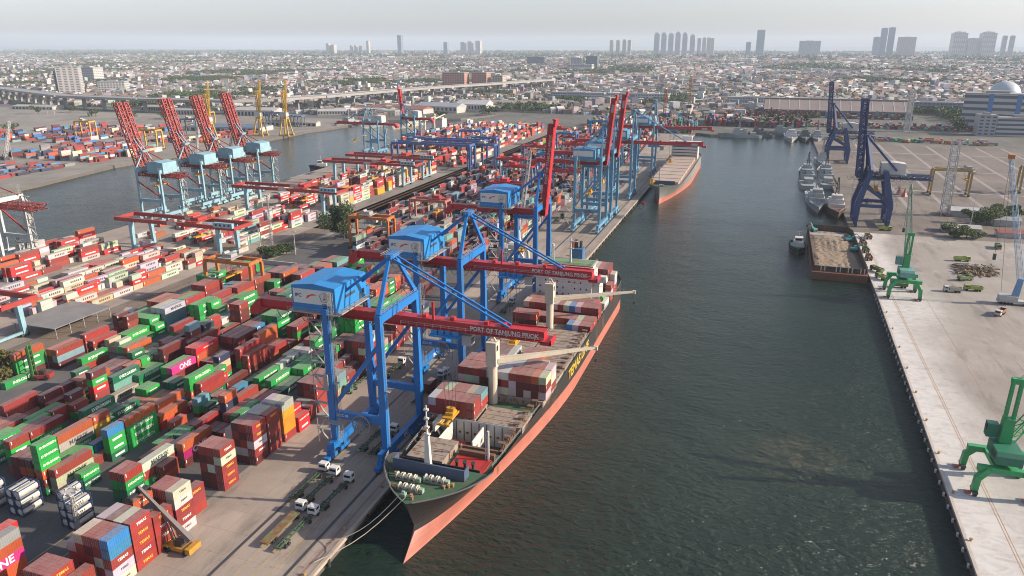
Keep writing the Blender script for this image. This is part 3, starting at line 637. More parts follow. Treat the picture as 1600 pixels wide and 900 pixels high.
# --- near yard, surveyed stacks
for x,y,L,c in [(-176.65,124.7,20,'Gmoggg'),(-150.9,127.7,20,'GGgr'),(-153.5,127.7,20,'GGgr'),(-169.45,130.1,20,'Gg'),(-195.2,130.4,20,'rGgr'),(-153.55,135.9,40,'grw'),(-184.6,136.9,40,'ggco'),(-204.0,143.0,40,'gr'),(-174.0,144.4,20,'Gggb'),(-150.9,148.6,40,'mPo'),(-153.55,150,40,'mr'),(-156.2,147,40,'mc'),(-158.85,142.,40,'mr'),(-184.6,149.3,20,'ryyo'),(-211.95,149.2,40,'gg'),(-222.55,149.6,40,'grr'),(-174.0,150.9,40,'gggo'),(-166.8,161.9,20,'mo'),(-209.3,162.3,20,'yym'),(-161.5,165.4,20,'m'),(-164.15,165.4,20,'m'),(-176.65,166.3,40,'wbo'),(-222.55,168.7,20,'mn'),(-206.65,169.6,20,'grRgm'),(-161.5,173.0,20,'g'),(-166.8,173.4,20,'mgt'),(-156.2,173.9,20,'Gnno'),(-222.55,176.8,20,'gtG'),(-251.9,177.3,40,'mggo'),(-249.25,170.,40,'g'),(-206.65,177.6,40,'PtG'),(-176.65,181.2,40,'gogg'),(-164.15,189.1,20,'mb'),(-246.6,189.7,40,'mtr'),(-249.25,189.7,40,'mmo'),(-192.55,190.2,40,'mrp'),(-195.2,190.2,40,'mGg'),(-236.0,191.0,40,'rg'),(-176.65,193.8,20,'nRg'),(-156.2,197.5,40,'Gg'),(-179.3,199.2,20,'gocn'),(-222.55,200.0,40,'oro'),(-225.2,200.4,40,'mGg'),(-219.9,201.0,40,'rg'),(-176.65,207.7,40,'mgrr'),(-211.95,208.4,40,'rRm'),(-206.65,216.1,20,'orRmt'),(-179.3,222.1,40,'oooo'),(-206.65,223.9,20,'gRgn'),(-211.95,192,40,'RR'),(-249.25,205,40,'rrr'),(-246.6,206,40,'mr')]:
    stack('yard',x,y,L,c)
# --- stacks beside the truck lane
XS=-129.3
block('yard',XS,102,20,['mrrw','mmrrw','rwrmr','rrwrr','wwrbb'],words='TEMAS')
block('yard',XS,108.5,20,['rmmrw','rrmrm','mrrrw','rrrrr'],words='TEMAS')
block('yard',XS,115,20,['mrr','rrr','rrrr'],words='TEMAS')
block('yard',XS,122.,20,['rmmmr','rmrrr','wrrww'],words='TEMAS')
block('yard',XS-2.6,129,20,['mr','rrr'],words='TEMAS')
block('yard',-132,142.4,20,['mmrmr','mmwmr','rrrwr'],words='TEMAS')
block('yard',-132,156.3,20,['kwww','mwmrm','mwrmr','mrwrr'],words='TEMAS')
block('yard',-132,163.,20,['mmmw','rrrrw','rrrrw','rmrrr'],words='TEMAS')
block('yard',-132,170.6,20,['mmmmw','mmmmw','ryyyc'])
block('yard',-131.2,177.2,20,['RRR','RR'])
block('yard',-132,184,20,['nk','rk','rr'])
for k,(cs) in enumerate([['mmmm','mrrr','rrrr'],['rrrr','mrrr','rorr'],['cct','ttt','ctt'],['mrr','mr','cr'],['rmm','mm','m'],['mmmmm','mrrrr','rrrwr'],['mmrmr','rrrrr','rorrw'],['mcc','tcc','cgc'],['mmm','rrr','rwr'],['rrrr','mmmm','rrrr'],['nnnn','nnkk','mrkk'],['cccc','wwcc','wcwc'],['mmm','rrr','nrn'],['nnnn','kknn','rnkn']]):
    block('yard',-133,190.6+k*6.45,20,cs,words='TEMAS' if k%3 else None)
# lower left corner
p=G(29,823,13.1); stack('yard',p.x,p.y-12.19,40,'oopok'); stack('yard',p.x-2.6,p.y-10.5,40,'mrmoR')
p=G(76,899,10.4); block('yard',p.x+.5,p.y-.5,20,['mmrr','mrrr','rrrr'],words='TEMAS')
stack('yard',p.x+3.2,p.y+2.,20,'rrr')
# --- filler between them
ROWS=[-150.9-2.65*k for k in range(8)]+[-174-2.65*k for k in range(9)]+[-204-2.65*k for k in range(8)]+[-236-2.65*k for k in range(8)]
occ={}
for s in SPEC: occ.setdefault(s[1],[]).append((s[2],s[2]+CL[s[4]]))
def clash(x,y,ln): return [b for k,v in occ.items() if abs(k-x)<2.5 for b in v if b[0]-.35<y+ln and b[1]+.35>y]
PAIRS=['rm','rr','gG','gg','or','mr','oR','gr','rG','tw','wc','mo','nb','Gm','cr']; PW=[5,6,5,5,5,5,2,4,4,1,2,3,2,3,1]
GRP=[ROWS[0:3],ROWS[3:5],ROWS[5:7],ROWS[8:10],ROWS[10:12],ROWS[12:15],ROWS[15:17],ROWS[17:19],ROWS[19:21],ROWS[21:23],ROWS[23:25],ROWS[25:28],ROWS[28:31]]
for gi,rows_ in enumerate(GRP):
    y=(134,150,150)[gi] if gi<3 else 126+rc.random()*5; y1=325 if rows_[0]>-200 else 300
    if rows_[0]<-233: y,y1=209,300
    while y<y1:
        lane=(gi==4 and y>162) or (gi==2 and y<161)
        L=40 if rc.random()<.72 else 20; ln=CL[L]
        if lane or rc.random()<.05: y+=ln*.6; continue
        n=rc.choice((1,2,2,2,3) if y<235 else (3,3,4,4,5)); pal=rc.choices(PAIRS,PW)[0]; n=min(n,2) if gi<3 and y<200 else n; n=min(5,n+1) if gi>4 and y>175 and rc.random()<.5 else n
        for x in rows_:
            nn=max(1,n+rc.choice((-1,0,0,0)))
            if not clash(x,y,ln): stack('yard',x,y,L,''.join(rc.choice(pal) for _ in range(nn))); occ.setdefault(x,[]).append((y,y+ln))
            elif L==40:
                for yy in (y,y+6.13):
                    if not clash(x,yy,6.06): stack('yard',x,yy,20,''.join(rc.choice(pal) for _ in range(max(1,min(2,nn))))); occ.setdefault(x,[]).append((yy,yy+6.06))
        y+=ln+.4
# the tall dark block behind
block('yard',-213.5,288,40,['mnmmr','mrrmr','nnonn','nnmmo']); block('yard',-213.5,300.6,40,['mmmm','mmmr','mrmn','rrmm'],0); block('yard',-211,315,40,['mmg','mrr','mmo','mRo']); block('yard',-209,328.6,40,['mmr','mrm','mmg','Gmt'])
# --- on board the container ship
HZ=10.9
SB=[]
def ship(y0,xr,cols,z0=HZ,L=20): block('ship',xr,y0,L,cols,z0)
ship(184.5,-74,['rw','rr','rr','rr','rr','rr']); ship(190.75,-74,['rr','rw','rr','rr','rc','rt'])
ship(203,-56.8,['m','mwr','mwr','mwr','mmr','mmw','wmw','wrw','wwr','mmr','wmr','mmo','wrw']); ship(209.3,-56.8,['m','mrr','mrr','mrr','mmr','mrw','mrw','mrw','mrw','mrr','mrr','mrr','rww'])
ship(216.4,-61,['rr','rr','rr','rc','rw','rr','mr','','mr','mw']); ship(226,-66,['r','m','m','w','','r','r','o'],HZ,40)
ship(267,-56.8,['mr','mr','mr','mo','','','','','','b','w','r','r'],9.8); ship(273.3,-56.8,['r','r','r','r','r','r','o','o','r','r','w','r','r'],9.8)
ship(281.5,-56.8,['mw','mo','mr','mr','mr','rw','mr','mw','mb','mw','mr','mr','rr'],9.8); ship(287.7,-58.6,['mr','mr','mr','mr','mr','mr','rr','rr','rr','rr','rr','rr'],9.8)
ship(312,-59.4,['mmrrm','mmrrr','mmrrw','mmrrr','mmrrw','mmrrr','mmwrw','mmwrr','mrrrr'],9.8,40); ship(314,-56.6,['rrww'],9.8); ship(306,-56.6,['rwr'],9.8)
# --- the rail side block and the stacks under the wide gantries
def field(x0,x1,y0,y1,pal,nmax,seed,fillp=.8,gapx=(),L20=.2,wmod=6,gap=6):
    r_=random.Random(seed); k=0; x=x1
    while x>x0:
        k+=1
        if k%(wmod+1)==0: x-=gap; continue
        y=y0+r_.random()*6
        while y<y1:
            L=20 if r_.random()<L20 else 40
            if r_.random()<fillp:
                n=min(nmax,max(1,int(r_.triangular(1,nmax+1,nmax*.6)))); c0=r_.choice(pal); stack('far',x,y,L,''.join(c0 if r_.random()<.45 else r_.choice(pal) for _ in range(n)))
                y+=CL[L]+.4
            else: y+=r_.choice((3,7,13))
        x-=2.65
field(-345,-294,226,332,'wwwwwwccRRroo',3,1,.78,wmod=5,gap=5); field(-395,-362,262,330,'wwwcRRron',5,2,.6,wmod=6,gap=9)
field(-345,-297,355,446,'wwwcRRrrtw',4,3,.62,gap=8); field(-348,-298,470,650,'wwwwccrrRRy',5,4,.55,gap=8); field(-385,-362,360,640,'wrrRoc',2,5,.16)
field(-255,-222,440,640,'rrmnnwck',3,6,.5); field(-222,-140,360,560,'rrmmnnnkkwcto',5,7,.8); field(-250,-140,575,760,'rrrmmonnbkw',5,8,.72); field(-250,-135,775,1030,'rrrroomnbwgw',5,9,.7)
field(-420,-300,800,1040,'rrrrwwwoonb',6,10,.7); field(-340,-290,690,780,'wRrw',4,12,.5)
field(-725,-668,600,690,'rrrmbnwwckt',4,13,.62,wmod=5,gap=7); field(-800,-740,600,720,'rrmnnbko',3,23,.4,gap=8); field(-745,-668,490,570,'mmnnbrk',1,14,.3); field(-1000,-820,700,900,'rrmmnnbwko',3,15,.22,gap=14); field(-770,-680,760,900,'rrmnwok',2,16,.16)
field(-85,60,1190,1280,'rrrmmbgR',6,17,.5); field(-250,-95,1075,1200,'rrmnbwg',6,18,.6); field(-30,90,1386,1398,'rrrmr',6,19,1.,L20=0,gap=3); field(100,236,1386,1398,'rrmtbr',5,29,.6,L20=0); field(70,300,1225,1290,'rgowRrtm',2,20,.3)
# ---------------------------------------------------------------- build: what can be seen, nearest 300 as things
grid={}
for s in SPEC: grid.setdefault((round(s[1]/2.6),int(s[2]//6),s[6]),[]).append(s)
def covered(s,dx,dy,dt):
    for ix in range(-1,2):
        for iy in range(-3,4):
            for q in grid.get((round(s[1]/2.6)+ix,int(s[2]//6)+iy,s[6]+dt),()):
                if q is s: continue
                ex=q[1]-s[1]
                if dx and .5<ex<2.9 and q[2]<s[2]+1 and q[2]+CL[q[4]]>s[2]+CL[s[4]]-1: return True
                if dy and abs(ex)<1.2 and 0<s[2]-(q[2]+CL[q[4]])<1.2: return True
    return False
vis=[]
for s in SPEC:
    top=s[6]==s[7]
    fx=not covered(s,1,0,0); fy=not covered(s,0,1,0)
    if top or fx or fy:
        d=math.hypot(s[1],s[2]); size=(CL[s[4]]*(1 if fx else 0)*2.6+(6 if fy else 0)+ (CL[s[4]]*1.6 if top else 0))/d**2
        vis.append((size,s,fx,fy))
vis.sort(key=lambda q:-q[0])
near=[q for q in vis if q[1][0]!='far']; IND=near[:300]; ids={id(q[1]) for q in IND}
rowx={}
for z in ('yard','ship'):
    xs=[]
    for s in sorted((s for s in SPEC if s[0]==z),key=lambda s:-s[1]):
        if not xs or xs[-1]-s[1]>1.2: xs.append(s[1])
    rowx[z]=xs
def rown(s): return min(range(len(rowx[s[0]])),key=lambda i:abs(rowx[s[0]][i]-s[1]))
starts={}
for s in SPEC:
    if s[0]!='far': starts.setdefault((s[0],rown(s)),set()).add(s[2])
bays=sorted({s[2] for s in SPEC if s[0]=='ship'})
def tiername(s):
    if s[7]==0: return 'single tier'
    if s[6]==s[7]: return 'top tier'
    return ORD[s[6]]+' tier up' if s[6] else 'bottom tier'
cr=random.Random(5)
for size,s,fx,fy in IND:
    z,x,y,zz,L,c,ti,nt_,wd=s
    col=tuple(max(.004,v*cr.uniform(.82,1.18)) for v in CC[c]); ln='long' if L==40 else 'short'
    if z=='yard': lab='%s %s container, %s, %s stack of %s row from the crane'%(CN[c],ln,tiername(s),ORD[sorted(starts[(z,rown(s))]).index(y)],ORD[rown(s)])
    else: lab='%s %s container, %s, %s column from the water, %s bay from bow'%(CN[c],ln,tiername(s),ORD[rown(s)],ORD[bays.index(y)])
    t=thing('shipping_container',lab,'container',(x-1.22,y+CL[L]/2,zz),0,'containers stacked in the yard' if z=='yard' else 'containers aboard the container ship')
    link('body',CME[L],t,tint=col)
    if fy:
        for k in (0,1):
            d=link('door',DOOR,t,(0,-CL[L]/2,0),tint=col)
            if k: d.scale=(-1,1,1)
    if fx:
        W_=None
        if wd and c in 'rw': W_=(wd,LET_Y if (c=='r' and cr.random()<.6) else (LET_W if c=='r' else LET_D),1.0 if c=='r' else .75,.58)
        elif c in 'wc' and L==40: W_=('MAERSK',LET_D,1.8,.55)
        elif c=='w' and z=='yard': W_=('COSCO',LET_D,1.25,.5)
        elif c in WORD and not(c in 'bc' and L==20): W_=WORD[c]
        if W_:
            sc=W_[2]*(1.5 if L==40 and W_[0] in('EVERGREEN','ONE','RCL') else 1)
            lettering(W_[0],W_[1],t,(1.2,(.6 if L==40 else .2),1.35 if W_[0]!='COSCO' else 1.4),sc,ROT_X)
        elif c in 'rmonk' and cr.random()<.8:
            MB().box(1.2,-CL[L]/2+.5,1.3,1.222,-CL[L]/2+.75,2.3).build('serial_marking',LET_W,t)
# the rest as one mass
b=MB(); HW=(.62,.61,.58)
for size,s,fx,fy in vis:
    if id(s) in ids: continue
    z,x,y,zz,L,c,ti,nt_,wd=s; b.col=tuple(max(.004,v*cr.uniform(.75,1.2)) for v in CC[c])
    b.box(x-2.44,y,zz,x,y+CL[L],zz+2.59)
    if fx and math.hypot(x,y)<700:
        y0=y+.5
        if c in 'gGR': b.col=HW; b.box(x,y+CL[L]*.22,zz+.95,x+.02,y+CL[L]*.8,zz+1.65)
        elif c in 'wc' and L==40:
            b.col=(.06,.065,.07)
            for k in range(6): b.box(x,y+4.+k*1.1,zz+.8,x+.02,y+4.7+k*1.1,zz+1.8)
            b.col=(.25,.4,.5); b.box(x,y+1.6,zz+.7,x+.02,y+2.8,zz+1.9)
        elif c in 'rmon': b.col=HW; b.box(x,y+.5,zz+1.2,x+.02,y+.8,zz+2.2)
o=struct(b.build('container_mass',MM),'stuff')
# ---- tank containers
TW=M('tank_white',(.46,.45,.41),grime=.5,scale=.5); TB=M('tank_frame_blue',(.015,.04,.13),grime=.4); 
fr=MB(); w_,ly,h=1.22,3.03,2.59
for x in (-w_+.08,w_-.08):
    for y in (-ly+.08,ly-.08): fr.beam((x,y,0),(x,y,h),.16)
    for z in (.08,h-.08): fr.beam((x,-ly,z),(x,ly,z),.14)
for y in (-ly+.08,ly-.08):
    for z in (.08,h-.08): fr.beam((-w_,y,z),(w_,y,z),.14)
    for a,c in (((-w_,0),( -.7,.55)),((w_,0),(.7,.55)),((-w_,h),(-.7,2.05)),((w_,h),(.7,2.05))): fr.beam((a[0],y,a[1]),(c[0],y,c[1]),.12)
FRM=bpy.data.meshes.new('frame'); FRM.from_pydata(fr.v,[],fr.f); FRM.materials.append(TB)
tk=MB(); P=[(-2.9,.3),(-2.85,.75),(-2.7,1.05),(-2.4,1.12),(2.4,1.12),(2.7,1.05),(2.85,.75),(2.9,.3)]
for (ya,ra),(yb,rb) in zip(P,P[1:]): tk.tube((0,ya,1.3),(0,yb,1.3),ra,rb,n=18,caps=False)
tk.tube((0,-2.9,1.3),(0,-2.89,1.3),.3,n=18); tk.tube((0,2.89,1.3),(0,2.9,1.3),.3,n=18)
TNK=bpy.data.meshes.new('tank'); TNK.from_pydata(tk.v,[],tk.f); TNK.materials.append(TW)
wk=MB(); wk.box(-.3,-2.6,2.44,.3,2.6,2.5); wk.tube((0,0,2.4),(0,0,2.62),.35,n=10)
WLK=bpy.data.meshes.new('walkway'); WLK.from_pydata(wk.v,[],wk.f); WLK.materials.append(GREY)
tn=0
for gname,xr,y0,nn in (('left group',-184,113.5,3),('left group',-186.6,113.5,3),('middle group',-174,115.5,3),('middle group',-176.6,115.5,3),('right group',-159,116.,4),('right group',-156.3,115.6,3)):
    side='water side' if xr in (-184,-174,-156.3) else 'land side'
    for i in range(nn):
        if gname=='left group': lab='white tank container in blue frame, %s, %s column of the left group'%(tiername([0]*6+[i,nn-1]),side)
        elif gname=='middle group': lab='white tank container, blue frame, %s, %s column of the middle group'%(tiername([0]*6+[i,nn-1]),side)
        else: lab='white tank container, blue frame, %s, %s column by thin lattice mast'%(tiername([0]*6+[i,nn-1]),side)
        t=thing('tank_container',lab,'tank container',(xr-1.22,y0+3.03,i*2.62),0,'tank containers on the yard asphalt')
        link('frame',FRM,t); k_=link('tank',TNK,t); link('walkway',WLK,t)
        if gname=='right group' and i: lettering('sATU' if 0 else 'ATU',LET_D,k_,(1.125,-.6,1.3),1.3,ROT_X)
# ================================================================ ships
HB=M('hull_black',(.028,.027,.027),rough=.45,grime=.5,rust=.2,scale=.1); HR=M('hull_red',(.37,.125,.09),rough=.55,grime=.45,rust=.1,scale=.12)
DG=M('deck_green',(.03,.10,.05),rough=.7,grime=.6,rust=.35,scale=.3); RUSTY=M('hatch_rusty',(.27,.23,.19),rough=.75,grime=.5,rust=.42,scale=.2); BROWN=M('deck_brown',(.15,.09,.06),rough=.8,grime=.6,rust=.5,scale=.4)
SW=M('ship_white',(.52,.51,.48),rough=.5,grime=.25,rust=.05,scale=.2); CREAM=M('crane_cream',(.52,.46,.37),rough=.5,grime=.3,rust=.05); DBLUE=M('bulwark_blue',(.06,.085,.15),grime=.5); GLASS=M('window_dark')
HGREY=M('hull_grey',(.2,.2,.19),rough=.5,grime=.5,rust=.1,scale=.08); NVG=M('navy_grey',(.26,.29,.3),rough=.55,grime=.45,scale=.3); WOOD=M('old_wood',(.16,.1,.06),grime=.6)
def hull(par,y1,hb,zd,zf,yf,mats,zb,rake=.45,Ld=40,Lw=110,pd=2.8,pw=1.6,stern=.25,zlow=-5,bul=1.1,zw=-3.,ns=46,name='hull',fwd=0.):
    "stem at local y=0 (at forecastle height), stern at y1; z absolute"
    def stem(z):
        y=(zf+bul-z)*rake
        return y-max(0,zb+.4-z)*fwd
    def top(y): 
        t=min(1,max(0,(y-yf)/6.)); return (zf+bul)*(1-t)+(zd+.9)*t
    def half(y,z,zt):
        d=max(0,y-stem(z)); a=1-(1-min(d/Ld,1))**pd; w=1-(1-min(d/Lw,1))**pw
        s=max(0,min(1,(z-zw)/(zf+1-zw)))**1.4; h=hb*(w*(1-s)+a*s)
        q=max(0,(y-(y1-.09*y1))/(.09*y1)); return h*(1-stern*q*q)
    b=MB(); us=[(i/ns)**1.5 for i in range(ns+1)]
    def level(f,lo):
        row=[]
        for u in us:
            y=u*y1; zt=top(y)
            z=zlow+(zb-zlow)*f if lo else zb+(zt-zb)*f
            y=stem(z)+u*(y1-stem(z)); zt2=top(y)
            if not lo: z=zb+(zt2-zb)*f
            row.append((y,z,half(y,z,zt2)))
        return row
    for lo,n in ((True,5),(False,6)):
        b.m=1 if lo else 0
        rows=[level(k/n,lo) for k in range(n+1)]
        for r0,r1 in zip(rows,rows[1:]):
            for i in range(ns):
                for s in (-1,1):
                    A=[(s*r[j][2],r[j][0],r[j][1]) for r,j in ((r0,i),(r0,i+1),(r1,i+1),(r1,i))]
                    b.add(A,[(0,1,2,3) if s>0 else (3,2,1,0)])
            b.add([(-r0[-1][2],r0[-1][0],r0[-1][1]),(r0[-1][2],r0[-1][0],r0[-1][1]),(r1[-1][2],r1[-1][0],r1[-1][1]),(-r1[-1][2],r1[-1][0],r1[-1][1])],[(3,2,1,0)])
    o=b.build(name,mats,par)
    def deck(z,ya,yb,n=16,inset=.25):
        P=[]
        for k in range(n+1):
            y=ya+(yb-ya)*k/n; P.append((y,max(.05,half(y,z,0)-inset)))
        return P
    return o,deck,half,top
def plate(P,z,x0=None,x1=None):
    b=MB()
    for (ya,ha),(yb,hb_) in zip(P,P[1:]):
        f=lambda h,x: h if x is None else max(-h,min(h,x))
        b.add([(f(-ha,x0) if x0 is not None else -ha,ya,z),(f(ha,x1) if x1 is not None else ha,ya,z),(f(hb_,x1) if x1 is not None else hb_,yb,z),(f(-hb_,x0) if x0 is not None else -hb_,yb,z)],[(0,1,2,3)])
    return b
def winch(par,x,y,z,n=2,k_=1.):
    b=MB(); w=n*1.3+1.4; b.box(x-w/2,y-.5,z,x+w/2,y+.5,z+.25)
    for k in range(n+1):
        xx=x-w/2+.3+k*(w-.6)/n; b.box(xx-.12,y-.7,z+.2,xx+.12,y+.7,z+1.5)
    o=b.build('winch',M('winch_cream',(.42,.4,.32),grime=.5,rust=.2,scale=1),par); o.scale=(k_,k_,k_); o.location=(x*(1-k_),y*(1-k_),z*(1-k_))
    for k in range(n):
        xa=x-w/2+.5+k*(w-.6)/n; q=MB(); q.tube((xa,y,z+1),(xa+1.1,y,z+1),.5,n=12); q.tube((xa,y,z+1),(xa+.1,y,z+1),.85,n=12); q.tube((xa+1.05,y,z+1),(xa+1.15,y,z+1),.85,n=12)
        q.build('drum',M('drum_white',(.5,.48,.4),grime=.4),o)
    MB().box(x+w/2,y-.5,z+.2,x+w/2+.9,y+.5,z+1.2).build('motor',M('motor_green',(.25,.35,.27),grime=.4),o)
def deck_crane(par,y,x,zb,zt,jx,jy,jz):
    b=MB(); b.tube((x,y,zb),(x,y,zt-8),1.45,n=18); b.tube((x,y,zt-8.6),(x,y,zt-8),1.8,n=18); o=b.build('deck_crane',CREAM,par)
    b=MB(); b.box(x-1.7,y-1.9,zt-8,x+1.7,y+1.7,zt); b.beam((x-1,y,zt),(x-.2,y,zt+1.6),.5); b.beam((x+1,y,zt),(x+.2,y,zt+1.6),.5); b.build('crane_house',CREAM,o)
    MB().box(x+1.72,y-1.2,zt-3,x+1.76,y+.2,zt-1.2).build('window',GLASS,o)
    d=V((jx,jy,jz)); p=V((x+1.2,y+.5,zt-6.6)); b=MB(); s=(d-p).cross(V((0,0,1))).normalized()
    b.beam(p+s*.9,d+s*.35,.55,1.5,.4,.6); b.beam(p-s*.9,d-s*.35,.55,1.5,.4,.6)
    for k in range(1,10): q=p.lerp(d,k/10); wv=.9-.055*k; b.beam(q+s*wv,q-s*wv,.3)
    b.box(d.x-.5,d.y-.5,d.z-.8,d.x+.8,d.y+.5,d.z+.5)
    b.build('jib',CREAM,o)
    q=MB()
    for k in (-.5,.5): q.tube((x+k,y,zt+1.2),d+V((-.5,0,.4)),.06,n=4)
    q.tube(d+V((.4,0,-.6)),d+V((.4,0,-4)),.06,n=4); q.box(d.x+.1,d.y-.3,d.z-5.2,d.x+.7,d.y+.3,d.z-4); q.build('hoist_rope',DARK,o)
# ---------------- container ship
CX=-73.2; Y0=137.
t=thing('container_ship','black and red container ship moored under the bright blue cranes','ship',(CX,Y0,0))
h,deck,half,top=hull(t,212,16.3,8.6,11.2,20,[HB,HR],1.7,fwd=1.9,Ld=34,pd=3.2)
lettering('TEMAS LINE',M('hull_yellow',(.55,.38,.04)),h,(16.32,112,6.),5.2,ROT_X,sx=1.15)
plate(deck(11.2,.8,20),11.2).build('forecastle_deck',DG,t)
P=deck(8.6,20,211,40)
b=plate([p for p in P if p[0]<34.5],8.6); 
mid=[p for p in P if 33<p[0]<50]
for (ya,ha),(yb,hb_) in zip(P,P[1:]):
    if yb<=34.5: continue
    if ya<47: 
        for s in (-1,1):
            A=[(s*12.6,ya,8.6),(s*ha,ya,8.6),(s*hb_,yb,8.6),(s*12.6,yb,8.6)]; b.add(A,[(0,1,2,3) if s>0 else (3,2,1,0)])
    else: b.add([(-ha,ya,8.6),(ha,ya,8.6),(hb_,yb,8.6),(-hb_,yb,8.6)],[(0,1,2,3)])
b.build('main_deck',DG,t)
MB().box(-11.,14.8,11.2,9.4,15.1,14.4).box(9.2,15.1,11.2,9.4,18,14.4).box(-11.,15.1,11.2,-10.8,18,14.4).box(-11.1,14.7,14.4,9.5,15.2,14.55).build('breakwater',DBLUE,t)
b=MB(); b.box(-11.2,21,8.65,11.2,21.2,11.25); b.build('forecastle_wall',HB,t)
b=MB(); b.beam((-1.2,15.9,11.2),(-1.2,15.9,23),1.9,1.4,.9,.9); b.tube((-1.2,15.9,23),(-1.2,15.9,31),.3,.16,n=8); b.box(-2.1,15.4,22.6,-.3,16.4,22.9)
for z in (18,24.5,27,29.5): b.box(-1.8,15.5,z,-.6,16.3,z+.5)
b.build('foremast',SW,t)
for x,y,n in ((-5.2,11.,3),(2.2,12.2,3),(-2.5,6.8,3)): winch(t,x,y,11.2,n,1.15)
for x,y in ((-6.6,7.2),(-6,6.4),(-.6,4.4),(0,3.6),(5.6,10.4),(6.5,11.2),(7.4,12),(-8.9,12.4),(-8.3,11.5)):
    q=MB(); q.tube((x,y,11.2),(x,y,12.0),.28,n=10); q.tube((x,y,12.),(x,y,12.2),.42,n=10); q.build('bollard',M('bollard_orange',(.4,.2,.1),grime=.5),t)
MB().box(-3.2,3.4,11.2,-1.9,4.6,12.4).box(-2.9,3.7,12.4,-2.2,4.3,12.9).build('deck_locker',M('motor_green'),t)
r=[( -half(y,12,0)+.1,y,12.1) for y in (6,8,10,12,14,16,18,20)]; b=MB().rail([(x,y,11.9) for x,y,z in r],h=1.2,t=.1,step=.9)
b.rail([(half(y,9,0)-.2,y,9.4) for y in range(26,205,6)],h=1.1,t=.09,step=2.2); b.rail([(-half(y,9,0)+.2,y,9.4) for y in range(26,205,6)],h=1.1,t=.09,step=2.2); b.build('railing',GREY,t)
b=MB()
for s in (-1,1):
    ys=[.9,1.6,2.6,4,6,8.5,11,14,17,20]; pts=[(s*half(y,12.2,0),y,12.28 if y<18 else 12.2) for y in ys]
    for p,q in zip(pts,pts[1:]): b.beam(p,q,.34,.22)
b.build('gunwale',M('gunwale_grey',(.12,.12,.12),grime=.4),t)
# hatch covers and holds
def hatch(x0,x1,y0,y1,z=10.6,m=None):
    o=MB().box(x0+.1,y0+.1,8.6,x1-.1,y1-.1,z-.35).box(x0,y0,z-.35,x1,y1,z).build('hatch_cover',m or RUSTY,t); q=MB()
    for k in range(4): q.box(x0+.6+k*(x1-x0-1)/3.6,y0-.12,z-1.4,x0+1+k*(x1-x0-1)/3.6,y0,z-.4)
    for f in (.25,.5,.75): q.box(x0+.2,y0+(y1-y0)*f-.06,z,x1-.2,y0+(y1-y0)*f+.06,z+.06)
    q.build('cleat',BROWN,o)
hatch(-11,-.2,22.5,34.,10.9)
MB().box(1,22.4,8.62,11.2,30.5,9.).build('bosun_deck',M('deck_red',(.4,.03,.025),grime=.4,scale=.4),t)
for k in range(3): MB().tube((3.2+k*2.4,24.5,9),(3.2+k*2.4,24.5,10.6),.4,n=10).tube((3.2+k*2.4,24.5,10.6),(3.2+k*2.4,24.3,11.1),.6,n=10).build('ventilator',DARK,t)
b=MB(); b.box(1.2,30.6,8.6,11.8,31.8,10.4)
b.build('cross_deck',BROWN,t)
b=MB(); zf_=3.2; xa,xb=7.2,9.2
b.add([(-xa,34.4,zf_),(xa,34.4,zf_),(xb,46.8,zf_),(-xb,46.8,zf_),(-12.4,34.4,8.6),(12.4,34.4,8.6),(12.4,46.8,8.6),(-12.4,46.8,8.6)],[(0,1,2,3),(1,2,6,5),(3,0,4,7),(0,1,5,4)])
b.build('hold',M('hold_dark',(.06,.055,.05),grime=.6),t)
b=MB(); b.add([(-9.2,46.82,3.2),(9.2,46.82,3.2),(12.6,46.82,8.6),(12.6,46.82,10.6),(-12.6,46.82,10.6),(-12.6,46.82,8.6)],[(0,1,2,3,4,5)]); b.box(-12.6,46.83,8.6,12.6,47,10.6); o=b.build('hold_bulkhead',SW,t); q=MB()
for k in range(8): q.box(-8.8+k*2.45,46.7,3.3,-8.55+k*2.45,46.8,10); q.box(-8+k*2.45,46.74,6,-7.2+k*2.45,46.79,6.7)
q.build('cell_guide',BROWN,o)
MB().box(3.2,35.5,4,3.5,44.5,10.6).box(-6.9,34.8,5,-6.7,45,10.3).build('hatch_panel',SW,t)
MB().box(-12.6,34.3,8.6,12.6,35,9.6).box(11.9,34.3,8.6,12.6,47,9.7).box(-12.6,34.3,8.6,-11.9,47,9.7).build('hatch_coaming',BROWN,t)
block('ship_hold',0,0,20,[])
tt=t
MB().box(-5.9,36,3.3,-3.4,42,6.4).box(-3.3,36,3.3,-.8,42,6.4).build('stowed_cargo',M('stow_red',(.36,.05,.04),grime=.5),t)
hatch(-15.6,-.4,47.3,58.4,10.8); hatch(.4,14.6,47.3,57.6,10.6); hatch(-15.6,-.3,65,78.5,10.8); hatch(.3,15.8,65,78.5,10.8); hatch(-15.6,-.3,79,91,10.8); hatch(.3,15.8,79,91,10.8)
hatch(-15.6,-.3,92,104,10.8); hatch(.3,15.8,92,104,10.8); hatch(-15.6,-.3,105,116.5,10.4); hatch(.3,15.8,105,116.5,10.4); hatch(-15.6,-.3,117,128.5,10.4); hatch(.3,15.4,117,128.5,10.4)
hatch(-15.6,-.3,129.4,142.5,9.8); hatch(.3,15.8,129.4,142.5,9.8); hatch(-15.6,-.3,144,157,9.8); hatch(.3,15.8,144,157,9.8)
for y in range(36,160,4):
    for s in (-1,1):
        b=MB(); x=s*(half(y,9,0)-.9)
        b.beam((x,y,8.6),(x-s*.5,y,11.3),.22); b.beam((x,y+1.2,8.6),(x-s*.5,y+1.2,11.3),.22); b.box(min(x,x-s*2),y-.1,11.2,max(x,x-s*2),y+1.3,11.4)
        b.build('lashing_post',BROWN,t)
b=MB(); b.beam((10.2,30.2,9),(10.2,30.2,18),.55); b.beam((9.4,30.2,9),(9.4,30.2,17),.2)
